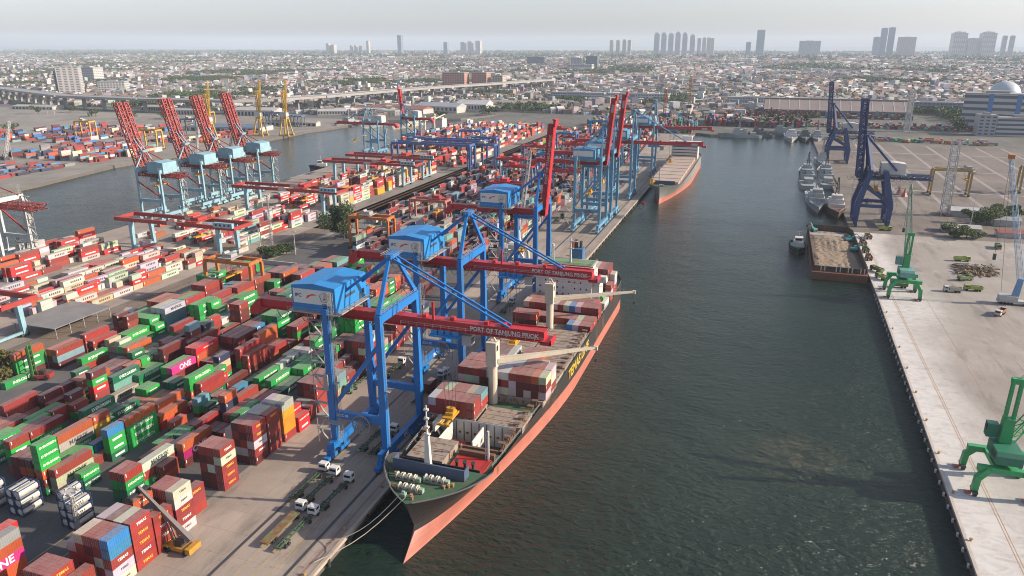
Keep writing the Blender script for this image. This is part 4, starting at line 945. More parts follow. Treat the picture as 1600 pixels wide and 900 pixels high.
for k in range(10): b.beam((9.4,30.2,9.5+k*.8),(10.2,30.2,9.5+k*.8),.12)
b.build('ladder_mast',SW,t)
b=MB(); b.box(-11,40,9,-10.2,45.5,12); b.build('folded_hatch',SW,t)
deck_crane(t,64,-.6,8.6,30.,27.5,86.5,22.5); deck_crane(t,130.2,-.4,8.6,29.,30,147.3,23.)
# accommodation
a=thing('tmp','tmp tmp','tmp'); bpy.data.objects.remove(a)
b=MB(); b.box(-14.8,158.5,8.6,10.2,170,25.); b.box(10.2,160,8.6,13.2,168,21); b.box(-12.6,160,25,9,171,27.4); b.box(-16.6,158.2,21.8,16.4,162.5,23.2); b.box(13.4,158.4,23.2,16.2,161.5,24.4); b.box(-13.6,161,27.4,10,171.5,27.7)
acc=b.build('accommodation',SW,t)
q=MB(); q.box(-12,159.93,25.9,8.4,159.99,26.9); q.build('bridge_window',GLASS,acc)
q=MB()
for z in (12,14.8,17.6,20.4,23):
    for k in range(9): 
        if (k*7+int(z))%4: q.box(-13.2+k*2.6,158.43,z,-12.6+k*2.6,158.5,z+.75)
for k in range(3): q.box(10.2,162+k*2.4,23,10.26,162.6+k*2.4,23.7)
q.build('porthole',GLASS,acc)
MB().box(-12.4,161.5,27.72,9,170.8,27.8).rail([(-13,161,27.7),(9.6,161,27.7),(9.6,171,27.7)],h=1,t=.12).build('monkey_island',M('deck_green2',(.16,.25,.13),grime=.5),acc)
MB().box(-13.6,160.9,27.3,10,161.2,27.75).build('red_band',RED,acc)
b=MB(); b.beam((-1,165,27.7),(-1,165,39),1.,.9,.45,.45); b.box(-3.6,164.6,37.2,2.,165.3,37.5); b.box(-2.2,164.3,34,.4,164.8,34.4); b.build('radar_mast',SW,t)
b=MB(); b.lat((-9,165,27.7),(-9,165,34.5),1.2,5,.14,.5); b.tube((-9,165,34.5),(-9,165,35.5),.6,n=10); b.build('antenna_mast',SW,t)
b=MB(); b.box(-2.6,172,9,2.6,177,32); b.build('funnel',M('funnel_blue',(.05,.13,.27),grime=.3),t); MB().tube((-1,175,32),(-1,175,35.5),.9,n=12).tube((1.2,175,32),(1.2,175,35),.7,n=12).build('exhaust_pipe',DARK,t); MB().box(-2.5,173,32,-1.7,177,35).build('casing_orange',M('vent_orange',(.45,.13,.06)),t)
b=MB(); b.tube((13.6,161,13.6),(13.6,167,13.6),1.4,n=12); b.build('lifeboat',M('lifeboat_green',(.08,.25,.08),grime=.3),t)
MB().box(12.4,159,8.6,16,169.5,12.4).build('boat_deck',SW,t)
for k,(sx,sy) in enumerate(((-3.2,1.9),(-1.4,1.3))):
    p=V((CX+sx,Y0+sy+1,12.2)); e=V((QX-1.2,138.0-8*k-6,.6)); P=[p.lerp(e,f)-V((0,0,2.2*math.sin(math.pi*f))) for f in (0,.15,.3,.45,.6,.75,.9,1)]
    b=MB()
    for a_,c_ in zip(P,P[1:]): b.tube(a_,c_,.11,n=5,caps=False)
    tag(b.build('mooring_rope',M('rope',(.45,.4,.32))),'pale mooring rope from the ship bow to the quay, %s of the two'%('upper' if k==0 else 'lower'),'rope','mooring ropes at the ship bow')
# ---------------- bulk carrier further up the quay
t=thing('bulk_ship','grey and red bulk ship with beige hatches moored beyond the light blue cranes','ship',(-73.5,588,0))
h,deck,half,top=hull(t,225,15.5,8.2,9.8,20,[HGREY,HR],.8,ns=30,fwd=1.2)
plate(deck(9.8,.8,20),9.8).build('forecastle_deck',DG,t); plate(deck(8.2,20,224,30),8.2).build('main_deck',M('deck_beige',(.3,.22,.17),grime=.5),t)
MB().box(-10,19,9.8,10,19.3,13).build('breakwater',DBLUE,t)
for k in range(8): MB().box(-11.5,28+k*19,8.2,11.5,45+k*19,10.2).box(-11.8,28+k*19,10.2,-.1,45+k*19,10.7).box(.1,28+k*19,10.2,11.8,45+k*19,10.7).build('hatch_cover',M('hatch_beige',(.4,.31,.25),grime=.4,scale=.15),t)
b=MB(); b.beam((-3,20,9.8),(-3,20,24),.9,.9,.5,.5); b.build('foremast',SW,t); winch(t,0,10,9.8)
b=MB(); b.box(-13,183,8.2,13,198,23); b.box(-15.4,182.6,23,15.4,190,25.6); b.box(-5,199,8.2,5,206,29); acc=b.build('accommodation',SW,t); q=MB()
for z in (11,14,17,20,23.8): q.box(-12,182.55 if z>23 else 182.95,z,12,182.6 if z>23 else 182.99,z+.8)
q.build('window_band',GLASS,acc)
for k in (1,3,5): deck_crane(t,25.6+k*19,-13.5,8.2,20,-13.5,40+k*19,22) if 0 else None
# ---------------- tugs, naval ships, barge
def tug(loc,rz,label,hm,L=26,group=None):
    t=thing('tug_boat',label,'tug boat',loc,rz,group)
    h,deck,half,top=hull(t,L,4.6,-1.2,.2,L*.35,[hm,HR],-2.6,rake=.35,Ld=9,Lw=12,pd=2.2,pw=1.8,zlow=-4,bul=.9,ns=18)
    plate(deck(.2,.6,L*.35,8),.2).build('fore_deck',M('tug_deck',(.12,.17,.13),grime=.5),t); plate(deck(-1.1,L*.35,L-.2,8),-1.1).build('aft_deck',M('tug_deck'),t)
    b=MB(); b.box(-2.8,L*.3,.2,2.8,L*.62,3.1); b.box(-2.,L*.33,3.1,2.,L*.48,5.6); b.box(-2.4,L*.32,5.6,2.4,L*.5,5.8); a=b.build('wheelhouse',SW,t)
    MB().box(-1.9,L*.33-.05,4,1.9,L*.33-.01,5.2).box(2.01,L*.34,4,2.05,L*.47,5.2).build('window',GLASS,a)
    MB().tube((-1.6,L*.58,3.1),(-1.6,L*.58,6),.5,n=10).tube((1.6,L*.58,3.1),(1.6,L*.58,6),.5,n=10).build('exhaust_stack',M('stack_blue',(.05,.1,.2)),t)
    MB().beam((0,L*.43,5.8),(0,L*.43,11.5),.3,.3,.12,.12).box(-1.1,L*.43-.1,9,1.1,L*.43+.1,9.2).build('mast',SW,t)
    q=MB()
    for k in range(9):
        y=2.5+k*(L-4)/9
        for s in (-1,1): q.tube((s*(half(y,-1,0)+.1),y,-1.3),(s*(half(y,-1,0)+.45),y,-1.3),.55,n=8)
    q.build('tyre_fender',RUBBER,t)
    return t
p=G(1247,400,-3); tug((p.x,p.y+2,0),0,'dark green and white tug boat beside the sand barge',M('hull_green',(.02,.08,.06)))
p=G(480,266,-3); tug((p.x-2,p.y+6,0),R(-70),'white and dark blue tug boat with orange mast in the left basin',M('hull_navy',(.02,.03,.07)),30)
def patrol(loc,rz,label,L,hbm,mat,group,gun=True,orange=False,dark=False):
    t=thing('naval_ship' if not orange else 'cargo_vessel',label,'ship',loc,rz,group)
    h,deck,half,top=hull(t,L,hbm,-.2,2.2,L*.3,[mat,mat],-2.4,rake=.8,Ld=L*.4,Lw=L*.6,pd=1.9,pw=1.6,zlow=-4,bul=.7,ns=20)
    plate(deck(2.2,1,L*.33,8),2.2).build('fore_deck',NVG if not orange else BROWN,t); plate(deck(-.2,L*.3,L-.3,10),-.15).build('main_deck',NVG if not orange else BROWN,t)
    s=SW if orange else mat
    b=MB(); b.box(-hbm*.78,L*.33,-.2,hbm*.78,L*.68,4.6); b.box(-hbm*.66,L*.36,4.6,hbm*.66,L*.57,7.6); b.box(-hbm*.5,L*.38,7.6,hbm*.5,L*.5,10.6); b.box(-hbm*.5,L*.74,-.2,hbm*.5,L*.86,4); b.box(-hbm*.3,L*.6,4.6,hbm*.3,L*.66,9); b.box(-hbm*.62,L*.58,4.6,-hbm*.4,L*.64,6.4); b.box(hbm*.4,L*.58,4.6,hbm*.62,L*.64,6.4); a=b.build('superstructure',s,t)
    MB().box(-hbm*.55,L*.38-.08,5.6,hbm*.55,L*.38-.02,6.7).box(-hbm*.4,L*.4-.08,8.2,hbm*.4,L*.4-.02,9.1).build('window_band',GLASS,a)
    b=MB(); b.lat((0,L*.48,10.6),(0,L*.5,23),2.4,6,.35,.8); b.box(-2,L*.48,15,2,L*.5,15.3); b.build('mast',DARK if dark else s,t)
    b=MB(); b.box(-1.6,L*.58,4.6,1.6,L*.64,8.4); b.build('funnel',DARK if dark else s,t)
    if gun: MB().tube((0,L*.2,2.2),(0,L*.2,3.6),1.3,.9,n=10).beam((0,L*.2-.5,3),(0,L*.2-4,3.8),.25).build('gun_turret',s,t)
    MB().rail([(x*half(y,2.5,0)*.96,y,2.8) for x,y in ((-1,2),(-1,6),(-1,L*.2),(-1,L*.3))],t=.1).rail([(half(y,2.5,0)*.96,y,2.8) for y in (2,6,L*.2,L*.3)],t=.1).build('railing',s,t)
    q=MB(); rr=random.Random(int(L*10+loc[1]))
    for k in range(10): x=rr.uniform(-.6,.6)*hbm; y=rr.uniform(.62,.96)*L; q.rbox((x,y,rr.uniform(.2,.9)),(rr.uniform(.5,1.6),rr.uniform(.6,2),rr.uniform(.5,1.6)),rr.random())
    q.build('deck_gear',M('gear_mixed',(.22,.17,.14),grime=.7),t)
    return t
gn='grey naval ships berthed at the right-hand quay'
for (u,v),L,hb_,m_,l,dk,og in (((1322,543-8),0,0,None,'',0,0),):
    pass
NG2=M('navy_grey_pale',(.33,.35,.35),grime=.4,scale=.3)
p=G(1281,336,-3); patrol((p.x-1,p.y,0),0,'slim grey naval ship with bow towards the sand barge, outer one of the pair',82,7.2,NG2,gn)
p=G(1306,344,-3); patrol((p.x+1.5,p.y,0),0,'brown rusty cargo vessel squeezed between naval ship and quay',66,7.4,M('rusty_hull',(.12,.075,.055),grime=.6,rust=.4),None,gun=False,orange=True,dark=True)
p=G(1266,297,-3); patrol((p.x-1,p.y+112,0),math.pi,'grey naval ship with black funnel and its stern towards the slim naval ship',112,7.6,NVG,gn,dark=True)
patrol((p.x+16,p.y+118,0),math.pi,'grey naval ship with black mast nearest the quay behind the rusty vessel',108,7.4,NVG,gn,dark=True)
patrol((p.x+18,p.y+124,0),0,'small grey naval ship alone at the quay ahead of the black masted ship',70,6,NG2,gn)
p=G(1237,224,-3); patrol((p.x,p.y,0),0,'pale grey naval ship near the channel head, outermost of three',90,9,M('navy_white',(.42,.43,.43),grime=.3),gn)
patrol((p.x+17,p.y+8,0),0,'dark grey naval ship near the channel head, middle of three',86,7.5,M('navy_dark',(.1,.11,.12)),gn,dark=True)
patrol((p.x+32,p.y+3,0),0,'grey naval ship near the channel head, innermost of three',84,7.5,NVG,gn,dark=True)
for k,(x,y,L,m_,l) in enumerate(((-40,1076,60,NG2,'pale patrol ship lying across the head of the channel, left one'),(12,1120,70,NVG,'grey patrol ship lying across the head of the channel, right one'),(-8,1092,44,M('navy_dark'),'dark work boat lying across the head of the channel, middle one'))):
    patrol((x-20,y,0),R(-82),l,L,5.,m_,'boats at the head of the channel',dark=k==2)
gl='ships at the head of the left basin'
for k,(u,v,L,m_,l) in enumerate(((502,200,70,NVG,'grey naval ship at the head of the left basin, left of three'),(522,202,66,NG2,'grey naval ship at the head of the left basin, middle of three'),(545,203,95,M('hull_pale',(.36,.34,.29)),'long pale ship at the head of the left basin, right of three'))):
    p=G(u,v,-3); patrol((p.x+(20,38,62)[k],p.y+(10,14,20)[k],0),R(-4),l,L,8.,m_,gl)
p=G(602,205,-3); t=thing('crane_ship','white cargo ship with deck cranes behind the blue yard gantries','ship',(-443,880,0),0,gl); h,deck,half,top=hull(t,130,10,4,6,16,[M('hull_darkblue',(.04,.06,.1)),HR],-.5,ns=20); plate(deck(4,1,129,12),4).build('main_deck',BROWN,t); MB().box(-8,104,4,8,120,18).box(-9,103,18,9,109,20.5).build('accommodation',SW,t)
for y in (30,62,94): deck_crane(t,y,0,4,26,6,y+24,24)
# sand barge
bp_=G(1266,436,-3); t=thing('sand_barge','rusty brown barge heaped with sand beside the right-hand quay','barge',(47,415,0),R(-.5))
b=MB(); out=[(-14,0),(14,0),(14.2,92),(12,104),(-11,104),(-14,94)]
b.prism(out,-5,1.2); o=b.build('hull',M('barge_rust',(.17,.075,.045),grime=.6,rust=.5),t)
b=MB()
inn=[(-13.2,3.5),(13.2,3.5),(13.3,91),(11,101),(-10.3,101),(-13.2,92)]
for i in range(len(inn)):
    if i==0: b.beam((*inn[0],2.6),(*inn[1],2.6),.35,2.8)
    else: b.beam((*inn[i],3.3),(*inn[(i+1)%6],3.3),.35,4.2)
for k in range(20): y=5+k*4.6; b.beam((-13.5,y,1.2),(-13.5,y,5.3),.35); b.beam((13.5,y,1.2),(13.5,y,5.3),.35)
for k in range(12): x=-12.6+k*2.3; b.beam((x,3.2,1.2),(x,3.2,4),.3)
b.build('bulwark',M('barge_dark',(.06,.04,.03),grime=.6,rust=.4),t)
q=MB()
for x in (-9.5,-7.6,-1.8,.2,4.2,6.2,10.4,12.2): q.box(x-.28,2.95,1.3,x+.28,3.03,4.1)
q.build('white_post',WHITE,t)
nx,ny=36,90; vs=[];fs=[]
for j in range(ny+1):
    for i in range(nx+1):
        x=-12.8+25.6*i/nx; y=3.8+96*j/ny; e=min(1,min(i,nx-i)/4,min(j,ny-j)/5)
        z=1.3+e*(.5+1.5*max(0,noise.noise(V((x*.09,y*.05,1.3))))+.7*abs(noise.noise(V((x*.3,y*.22,5.))))+.15*noise.noise(V((x*.9,y*.9,0))))+ (1.8*e*math.exp(-((x-4)**2/60+(y-62)**2/180)))
        vs.append((x,y,z))
for j in range(ny):
    for i in range(nx): a=j*(nx+1)+i; fs.append((a,a+1,a+nx+2,a+nx+1))
MB().add(vs,fs).build('sand_heap',M('sand',(.22,.17,.12),grime=.45,rough=.95,scale=.15),t)
# ================================================================ city
CITYM=attr_mat('city_paint',dust=.15,grime=.45,rough=.8,scale=.05,rust=.0); LEAFM=attr_mat('leaf_paint',dust=0,grime=.3,rough=.75,scale=.2,rust=0)
WCOL=[(.46,.46,.46),(.34,.335,.33),(.2,.2,.205),(.52,.52,.52),(.15,.155,.16),(.28,.255,.235),(.18,.21,.24)]
RCOL=[('terracotta',(.22,.115,.085)),('brown',(.125,.085,.068)),('grey',(.165,.165,.17)),('pale',(.44,.44,.44)),('rust red',(.16,.08,.06)),('terracotta',(.2,.13,.1)),('dark',(.1,.09,.085)),('white',(.6,.6,.6)),('blue',(.12,.2,.28))]
RW=[4,3,7,8,2,4,3,6,1]
def house_geo(b,w,d,h,r,wc,rc_,org=(0,0,0),a=0.):
    ca,sa=math.cos(a),math.sin(a); ox,oy,oz=org
    T=lambda x,y,z:(ox+x*ca-y*sa,oy+x*sa+y*ca,oz+z)
    w/=2;d/=2
    if b[0] is not None:
        q=b[0]; q.col=wc; q.add([T(-w,-d,0),T(w,-d,0),T(w,d,0),T(-w,d,0),T(-w,-d,h),T(w,-d,h),T(w,d,h),T(-w,d,h)],[(0,1,5,4),(1,2,6,5),(2,3,7,6),(3,0,4,7)])
    q=b[1]; q.col=rc_; e=.5
    if r<.3: q.add([T(-w,-d,h),T(w,-d,h),T(w,d,h),T(-w,d,h)],[(0,1,2,3)])
    else: q.add([T(-w-e,-d-e,h-.1),T(w+e,-d-e,h-.1),T(w+e,d+e,h-.1),T(-w-e,d+e,h-.1),T(-w-e,0,h+r),T(w+e,0,h+r)],[(0,1,5,4),(2,3,4,5),(1,2,5),(3,0,4)])
def infr(x,y,mar=60):
    if y<10: return False
    p=V((x,y,0))-V((0,0,H0)); wz=p.dot(_fw); u=800+F*p.dot(_R)/wz; return -mar<u<1600+mar
EXC=[(-35,1050,285,1500),(240,1140,420,1290),(-620,1040,-60,1330),(-2050,1420,-1550,1580),(-110,1050,80,1300),(285,1050,1000,1180)]
HWP=[G(u,v,24) for u,v in ((-60,133),(0,137),(100,149),(225,154),(362,157),(425,155),(500,150),(575,144),(675,136),(760,131),(860,124))]
def nearhw(x,y,m=30):
    for a,c in zip(HWP,HWP[1:]):
        dx,dy=c.x-a.x,c.y-a.y; t=max(0,min(1,((x-a.x)*dx+(y-a.y)*dy)/(dx*dx+dy*dy)))
        if math.hypot(x-a.x-t*dx,y-a.y-t*dy)<m: return True
    return False
def green(x,y): return noise.noise(V((x*.0022,y*.0016,3.)))+.5*noise.noise(V((x*.008,y*.006,9.)))
r_=random.Random(21); HS=[];TREES=[]
def scatter(y0,y1,step,big):
    y=y0
    while y<y1:
        xl=G(-60,400).x/G(-60,400).y*y; 
        x=-1.42*y-60
        while x<.42*y+60:
            px,py=x+r_.uniform(-.35,.35)*step,y+r_.uniform(-.35,.35)*step; x+=step*r_.uniform(.8,1.25)
            if not infr(px,py): continue
            if py<1500 and px<-640 and py<1180: continue
            if any(a<=px<=c and b_<=py<=d for a,b_,c,d in EXC) or nearhw(px,py): continue
            g=green(px,py)
            if g>.24 or r_.random()<.16+max(0,g)*.4: [TREES.append((px+r_.uniform(-.5,.5)*step,py+r_.uniform(-.5,.5)*step,step)) for _q in range(3 if g>.24 and py<3600 else 1)]
            if g>.24: continue
            if r_.random()<.06: continue
            k=r_.random(); w=step*r_.uniform(.62,1.05); d=step*r_.uniform(.58,.98); h=r_.choice((3.5,4,6,6.5,7,9))*(1 if k<.91 else 2.1)*(1+.12*(big-1)); 
            ri=r_.choices(range(9),RW)[0]; f=r_.uniform(.75,1.2); rc2=tuple(v*f for v in RCOL[ri][1]); wc=tuple(v*r_.uniform(.8,1.12) for v in r_.choice(WCOL))
            HS.append((px,py,w,d,h,0 if (ri in (2,3,7) and r_.random()<.55) or k>.91 else d*r_.uniform(.18,.3),wc,rc2,RCOL[ri][0],r_.uniform(-.25,.25)+(.6 if green(px*.5+900,py*.5)>0 else 0)))
        y+=step*r_.uniform(.85,1.1)
scatter(1120,2100,14.5,1); scatter(2100,3600,20,1.3); scatter(3600,6200,34,1.8); scatter(6200,13500,70,2.6)
HS.sort(key=lambda q:math.hypot(q[0],q[1])); ind,rest=HS[:290],HS[290:]
ind.sort(key=lambda q:q[1]); HWM=attr_mat('house_paint',obj=True,dust=0,grime=.4,rough=.8,scale=.2,rust=0)
rows=[ind[k:k+15] for k in range(0,len(ind),15)]
for ri,row in enumerate(rows):
    row.sort(key=lambda q:q[0]/q[1])
    for ci,q in enumerate(row):
        px,py,w,d,h,r,wc,rc2,nm,a=q
        t=thing('house','%s roofed house, %s from left in the %s house row beyond the harbour'%(nm,ORD[ci],ORD[ri]),'house',(px,py,0),a,'houses beyond the harbour')
        wb,rb=MB(),MB(); house_geo((wb,rb),w,d,h,r,None,None)
        o=wb.build('wall',HWM,t,tint=wc); rb.build('roof',HWM,t,tint=rc2); q_=MB()
        for k in (-.25,.25):
            for z in ((1.2,) if h<5 else (1.2,4.2)): q_.box(w*k-.7,-d/2-.05,z,w*k+.7,-d/2-.01,z+1.3)
        q_.build('window',GLASS,o)
b=MB()
for px,py,w,d,h,r,wc,rc2,nm,a in rest: house_geo((b,b),w,d,h,r,wc,rc2,(px,py,0),a)
struct(b.build('city_houses',CITYM),'stuff')
# trees: leaf clumps through the crown
def crown(b,c,rx,rz,n,leaf,rr,base=(.05,.085,.024),lump=5):
    L_=[(V((rr.gauss(0,.5),rr.gauss(0,.5),rr.uniform(-.5,.75))),rr.uniform(.32,.6)) for _ in range(lump)]
    for _ in range(n):
        o,s=rr.choice(L_); d=V((rr.gauss(0,1),rr.gauss(0,1),rr.gauss(0,1))).normalized()*(s*rr.uniform(.55,1.05)); p=o+d
        q=V(c)+V((p.x*rx,p.y*rx,p.z*rz)); f=rr.uniform(.55,1.45); b.col=(base[0]*f*rr.uniform(.8,1.3),base[1]*f,base[2]*f)
        u=V((rr.uniform(-1,1),rr.uniform(-1,1),rr.uniform(-1,1))).normalized(); v=u.cross(V((rr.uniform(-1,1),rr.uniform(-1,1),rr.uniform(-1,1)))).normalized(); l=leaf*rr.uniform(.6,1.3)
        b.add([q-u*l,q-v*l*.6,q+u*l,q+v*l*.6],[(0,1,2,3)])
def trunk(b,h,r,rr,spread):
    b.tube((0,0,0),(.1*r,0,h*.45),r,r*.7,n=8)
    for k in range(6):
        a=k*1.05+rr.random(); b.tube((0,0,h*(.35+.02*k)),(math.cos(a)*spread,math.sin(a)*spread,h*rr.uniform(.62,.85)),r*.45,r*.12,n=6)
BARK=M('bark',(.09,.065,.045),grime=.5,rough=.9,scale=1)
TREES.sort(key=lambda q:math.hypot(q[0],q[1])); rr=random.Random(3)
tn=TREES[:70]; tn.sort(key=lambda q:q[1])
for k,(px,py,st) in enumerate(tn):
    row=k//14; 
    t=thing('tree','dark green tree among the houses, %s of the %s cluster row beyond the harbour'%(ORD[sorted(tn[row*14:row*14+14],key=lambda q:q[0]/q[1]).index(tn[k])],ORD[row]),'tree',(px,py,0),0,'trees among the houses beyond the harbour')
    R0=rr.uniform(4,7.5); b=MB(); crown(b,(0,0,R0*1.1+2),R0,R0*.8,150,1.1,rr); b.build('crown',LEAFM,t); b=MB(); trunk(b,R0*1.5,.35,rr,R0*.5); b.build('trunk',BARK,t)
b=MB()
for px,py,st in TREES[70:]:
    far=py>3600; R0=rr.uniform(4.5,8)*(1 if not far else st/22); crown(b,(px,py,R0*.9+1.5),R0,R0*.75,(46 if py<2300 else 26 if not far else 12),R0*(.24 if py<2300 else .34 if not far else .5),rr,lump=4)
struct(b.build('city_trees',LEAFM),'stuff')
def big_tree(loc,R0,H,n,leaf,name,label,cat,group=None,base=(.045,.075,.022),lump=14,tr=.45):
    t=thing(name,label,cat,loc,0,group); b=MB(); crown(b,(0,0,H*.58),R0,H*.46,n,leaf,rr,base,lump); b.build('crown',LEAFM,t)
    b=MB(); trunk(b,H,tr,rr,R0*.55); b.build('trunk',BARK,t); return t
p=G(538,374); big_tree((p.x,p.y,0),9.5,22,9000,.52,'tree','large dark green tree standing alone in the rail corridor','tree')
for k,(u,v,R0,H) in enumerate(((415,404,5,7),(432,402,6,8),(448,398,5,6.5))):
    p=G(u,v); big_tree((p.x,p.y,0),R0,H,2600,.45,'bush','leafy bush behind the white wall by the rails, %s from the left'%ORD[k],'bush','bushes behind the white wall',lump=8,tr=.2)
for k,(u,v,R0,H) in enumerate(((2,600,5,7),(6,570,4,5))):
    p=G(u,v); big_tree((p.x,p.y,0),R0,H,1500,.6,'bush','yellow green bush at the left picture edge by the green stack, %s one'%('nearer','farther')[k],'bush','bushes at the left picture edge',base=(.09,.09,.02),lump=8,tr=.2)
for k,(u,v,R0,H) in enumerate(((1510,372,9,7.5),(1478,362,4,4.5),(1540,352,9,11),(1560,346,8,10),(1524,352,7,9),(1578,340,7,9),(1495,372,5,5))):
    p=G(u,v); big_tree((p.x,p.y,0),R0,H,3600,.5,'bush','dense green bush beside the white sheds on the right, %s nearest the camera'%ORD[[0,2,3,4,5,6,1][k]],'bush','bushes beside the white sheds',lump=9,tr=.3,base=(.075,.11,.03))
for k,(u,v,R0,H) in enumerate(((1496,208,12,24),(1210,192,14,14),(1262,192,12,15),(1150,196,12,11),(1175,195,13,11),(1235,193,14,13),(760,180,12,16),(772,178,10,13),(525,176,12,14),(690,183,9,11))):
    p=G(u,v); big_tree((p.x,p.y,0),R0,H,700,1.4,'tree',('tall round dark tree at the far edge of the empty right-hand yard' if k==0 else 'dark green tree on the harbour shore, %s counted from the right'%ORD[[0,3,1,5,4,2,7,6,9,8][k]]),'tree','trees along the harbour shore',lump=9,tr=.5)
# ---------------------------------------------------------------- viaduct
t=thing('viaduct','long elevated concrete road on piers crossing behind the left basin','viaduct')
b=MB(); CONC=M('viaduct_concrete',(.27,.26,.245),grime=.5,scale=.03)
fine=[]
for a,c in zip(HWP,HWP[1:]):
    for k in range(6): fine.append(a.lerp(c,k/6))
fine.append(HWP[-1])
for a,c in zip(fine,fine[1:]): b.beam(a-V((0,0,1.2)),c-V((0,0,1.2)),36,3.4)
o=b.build('deck',CONC,t); q=MB()
for a,c in zip(fine,fine[1:]):
    s=(c-a).cross(V((0,0,1))).normalized()*17.6
    for sg in (-1,1): q.beam(a+s*sg+V((0,0,.5)),c+s*sg+V((0,0,.5)),.5,1.2)
q.build('parapet',M('parapet',(.33,.32,.3),grime=.4),o)
acc_=0.
for a,c in zip(HWP,HWP[1:]):
    L=(c-a).length; n=max(1,int(L/46))
    for k in range(n):
        f=a.lerp(c,k/n); d=(c-a).normalized(); s=d.cross(V((0,0,1))).normalized()
        q=MB(); q.beam((f.x,f.y,0),(f.x,f.y,19.),6,4.5); q.beam(f-s*15-V((0,0,3.6)),f+s*15-V((0,0,3.6)),3.4,2.4); q.build('pier',CONC,t)
# ---------------------------------------------------------------- buildings one can tell apart
def bldg(label,x,y,w,d,h,col,floors,cols,name='office_building',cat='building',rz=0,roof=None,group=None,band=False,top=None,glass=None):
    t=thing(name,label,cat,(x,y,0),rz,group); key='wall_%d_%d_%d'%tuple(int(c*99) for c in col)
    wl=MB().box(-w/2,-d/2,0,w/2,d/2,h).build('wall',M(key,col,grime=.25,scale=.02),t)
    MB().box(-w/2-.3,-d/2-.3,h,w/2+.3,d/2+.3,h+1).box(-w*.2,-d*.2,h+1,w*.15,d*.2,h+4 if h>20 else h+2).build('roof',M('flat_roof',roof or (.3,.29,.28),grime=.5,scale=.05),t)
    q=MB(); fh=h/floors
    for f in range(floors):
        z0,z1=f*fh+fh*.35,f*fh+fh*.82
        if band: q.box(-w/2-.12,-d/2-.12,z0,w/2+.12,d/2-.5,z1)
        else:
            for c in range(cols):
                x0=-w/2+w*(c+.2)/cols; q.box(x0,-d/2-.12,z0,x0+w*.6/cols,-d/2-.02,z1)
            cd_=max(2,int(cols*d/w))
            for c in range(cd_):
                y0=-d/2+d*(c+.2)/cd_; q.box(w/2+.02,y0,z0,w/2+.12,y0+d*.6/cd_,z1)
    struct(q.build('window_pattern',glass or M('far_glass',(.08,.1,.12),rough=.3,grime=.2),wl),'stuff')
    if top=='crown': MB().box(-w*.35,-d*.35,h+1,w*.35,d*.35,h+h*.06).tube((0,0,h*1.06),(0,0,h*1.11),w*.25,.1,n=8).build('crown_top',M(key),t)
    return t
bldg('white hotel slab with dark side on the left beyond the elevated road',-1700,1500,52,40,66,(.46,.43,.42),16,4,'hotel_building',rz=R(38))
bldg('grey glass block beside the white hotel slab',-1745,1520,36,30,56,(.16,.18,.2),14,6,'hotel_building',rz=R(38))
bldg('low white building right of the hotel slab',-1560,1500,62,40,32,(.46,.45,.43),6,9,rz=R(30))
bldg('white terraced building far left behind the hotel',-2150,1980,70,40,48,(.44,.43,.41),9,10)
for k,(u,v) in enumerate(((180,148),(207,142))):
    p=G(u,v); t=thing('storage_tank','round white storage tank right of the hotel, %s of the pair'%('nearer','farther')[k],'tank',p,0,'white storage tanks'); MB().tube((0,0,0),(0,0,14),22,n=28).build('shell',M('tank_shell',(.45,.45,.43),grime=.3),t); MB().tube((0,0,14),(0,0,17),22,1,n=28).build('roof',M('tank_roof',(.4,.4,.39)),t)
ND=8400.
def far(u,vt,w,col,label,cat='tower',Y=ND,fl=20,co=5,top=None,group='distant city towers',name='tower_block',d=None,glass=None):
    p=AY(u,vt,Y); W=w*.86*math.hypot(p.x,Y)/1215; bldg(label,p.x,Y,W,d or W*.7,p.z,col,fl,co,name,cat,rz=-math.atan2(-p.x,Y)*.6,group=group,top=top,glass=glass)
PALE=(.44,.42,.39); GLS=M('tower_glass',(.1,.17,.24),rough=.2,grime=.2)
far(625,55,9,(.1,.14,.2),'slim dark blue tower alone on the left skyline',glass=GLS); far(575,64,6,PALE,'slim pale tower left of the dark blue tower')
for k,(u,v,w) in enumerate(((513,68,8),(521,70,9))): far(u,v,w,PALE,'pale tower in the pair on the left skyline, %s one'%('left','right')[k])
for k,(u,v) in enumerate(((549,71),(556,71),(563,72))): far(u,v,5,(.38,.35,.31),'low beige tower left of the slim pale tower, %s from the left'%ORD[k])
far(697,66,8,(.16,.22,.28),'small blue grey tower on the skyline left of centre')
for k,(u,v,w) in enumerate(((724,66,9),(735,65,9),(748,64,10))): far(u,v,w,PALE,'wide pale slab on the skyline left of centre, %s from the left'%ORD[k])
for k,(u,v) in enumerate(((956,63),(966,63),(976,62),(984,63))): far(u,v,6,(.38,.35,.3),'beige tower in the low cluster left of the six towers, %s from the left'%ORD[k])
for k,(u,v) in enumerate(((1027,53),(1038,53),(1049,54),(1060,52),(1071,53),(1083,56))): far(u,v,8.5,(.36,.36,.37),'pale pointed tower in the row of six on the skyline, %s from the left'%ORD[k],top='crown',fl=26)
for k,(u,v) in enumerate(((1093,60),(1101,59),(1108,59),(1114,60))): far(u,v,6,(.44,.41,.37),'cream tower right of the six pointed towers, %s from the left'%ORD[k],fl=24)
far(1190,47,13,(.1,.15,.2),'tall blue glass tower with rounded top on the skyline',fl=30,glass=GLS); far(1170,66,8,(.15,.2,.25),'short blue block left of the tall blue glass tower')
far(1266,64,33,(.3,.3,.31),'wide dark slab block on the right skyline',co=16,d=120)
for k,(u,v) in enumerate(((1383,44),(1395,43))): far(u,v,9,(.11,.15,.22),'dark blue unfinished twin tower on the right skyline, %s one'%('left','right')[k],glass=GLS,fl=28)
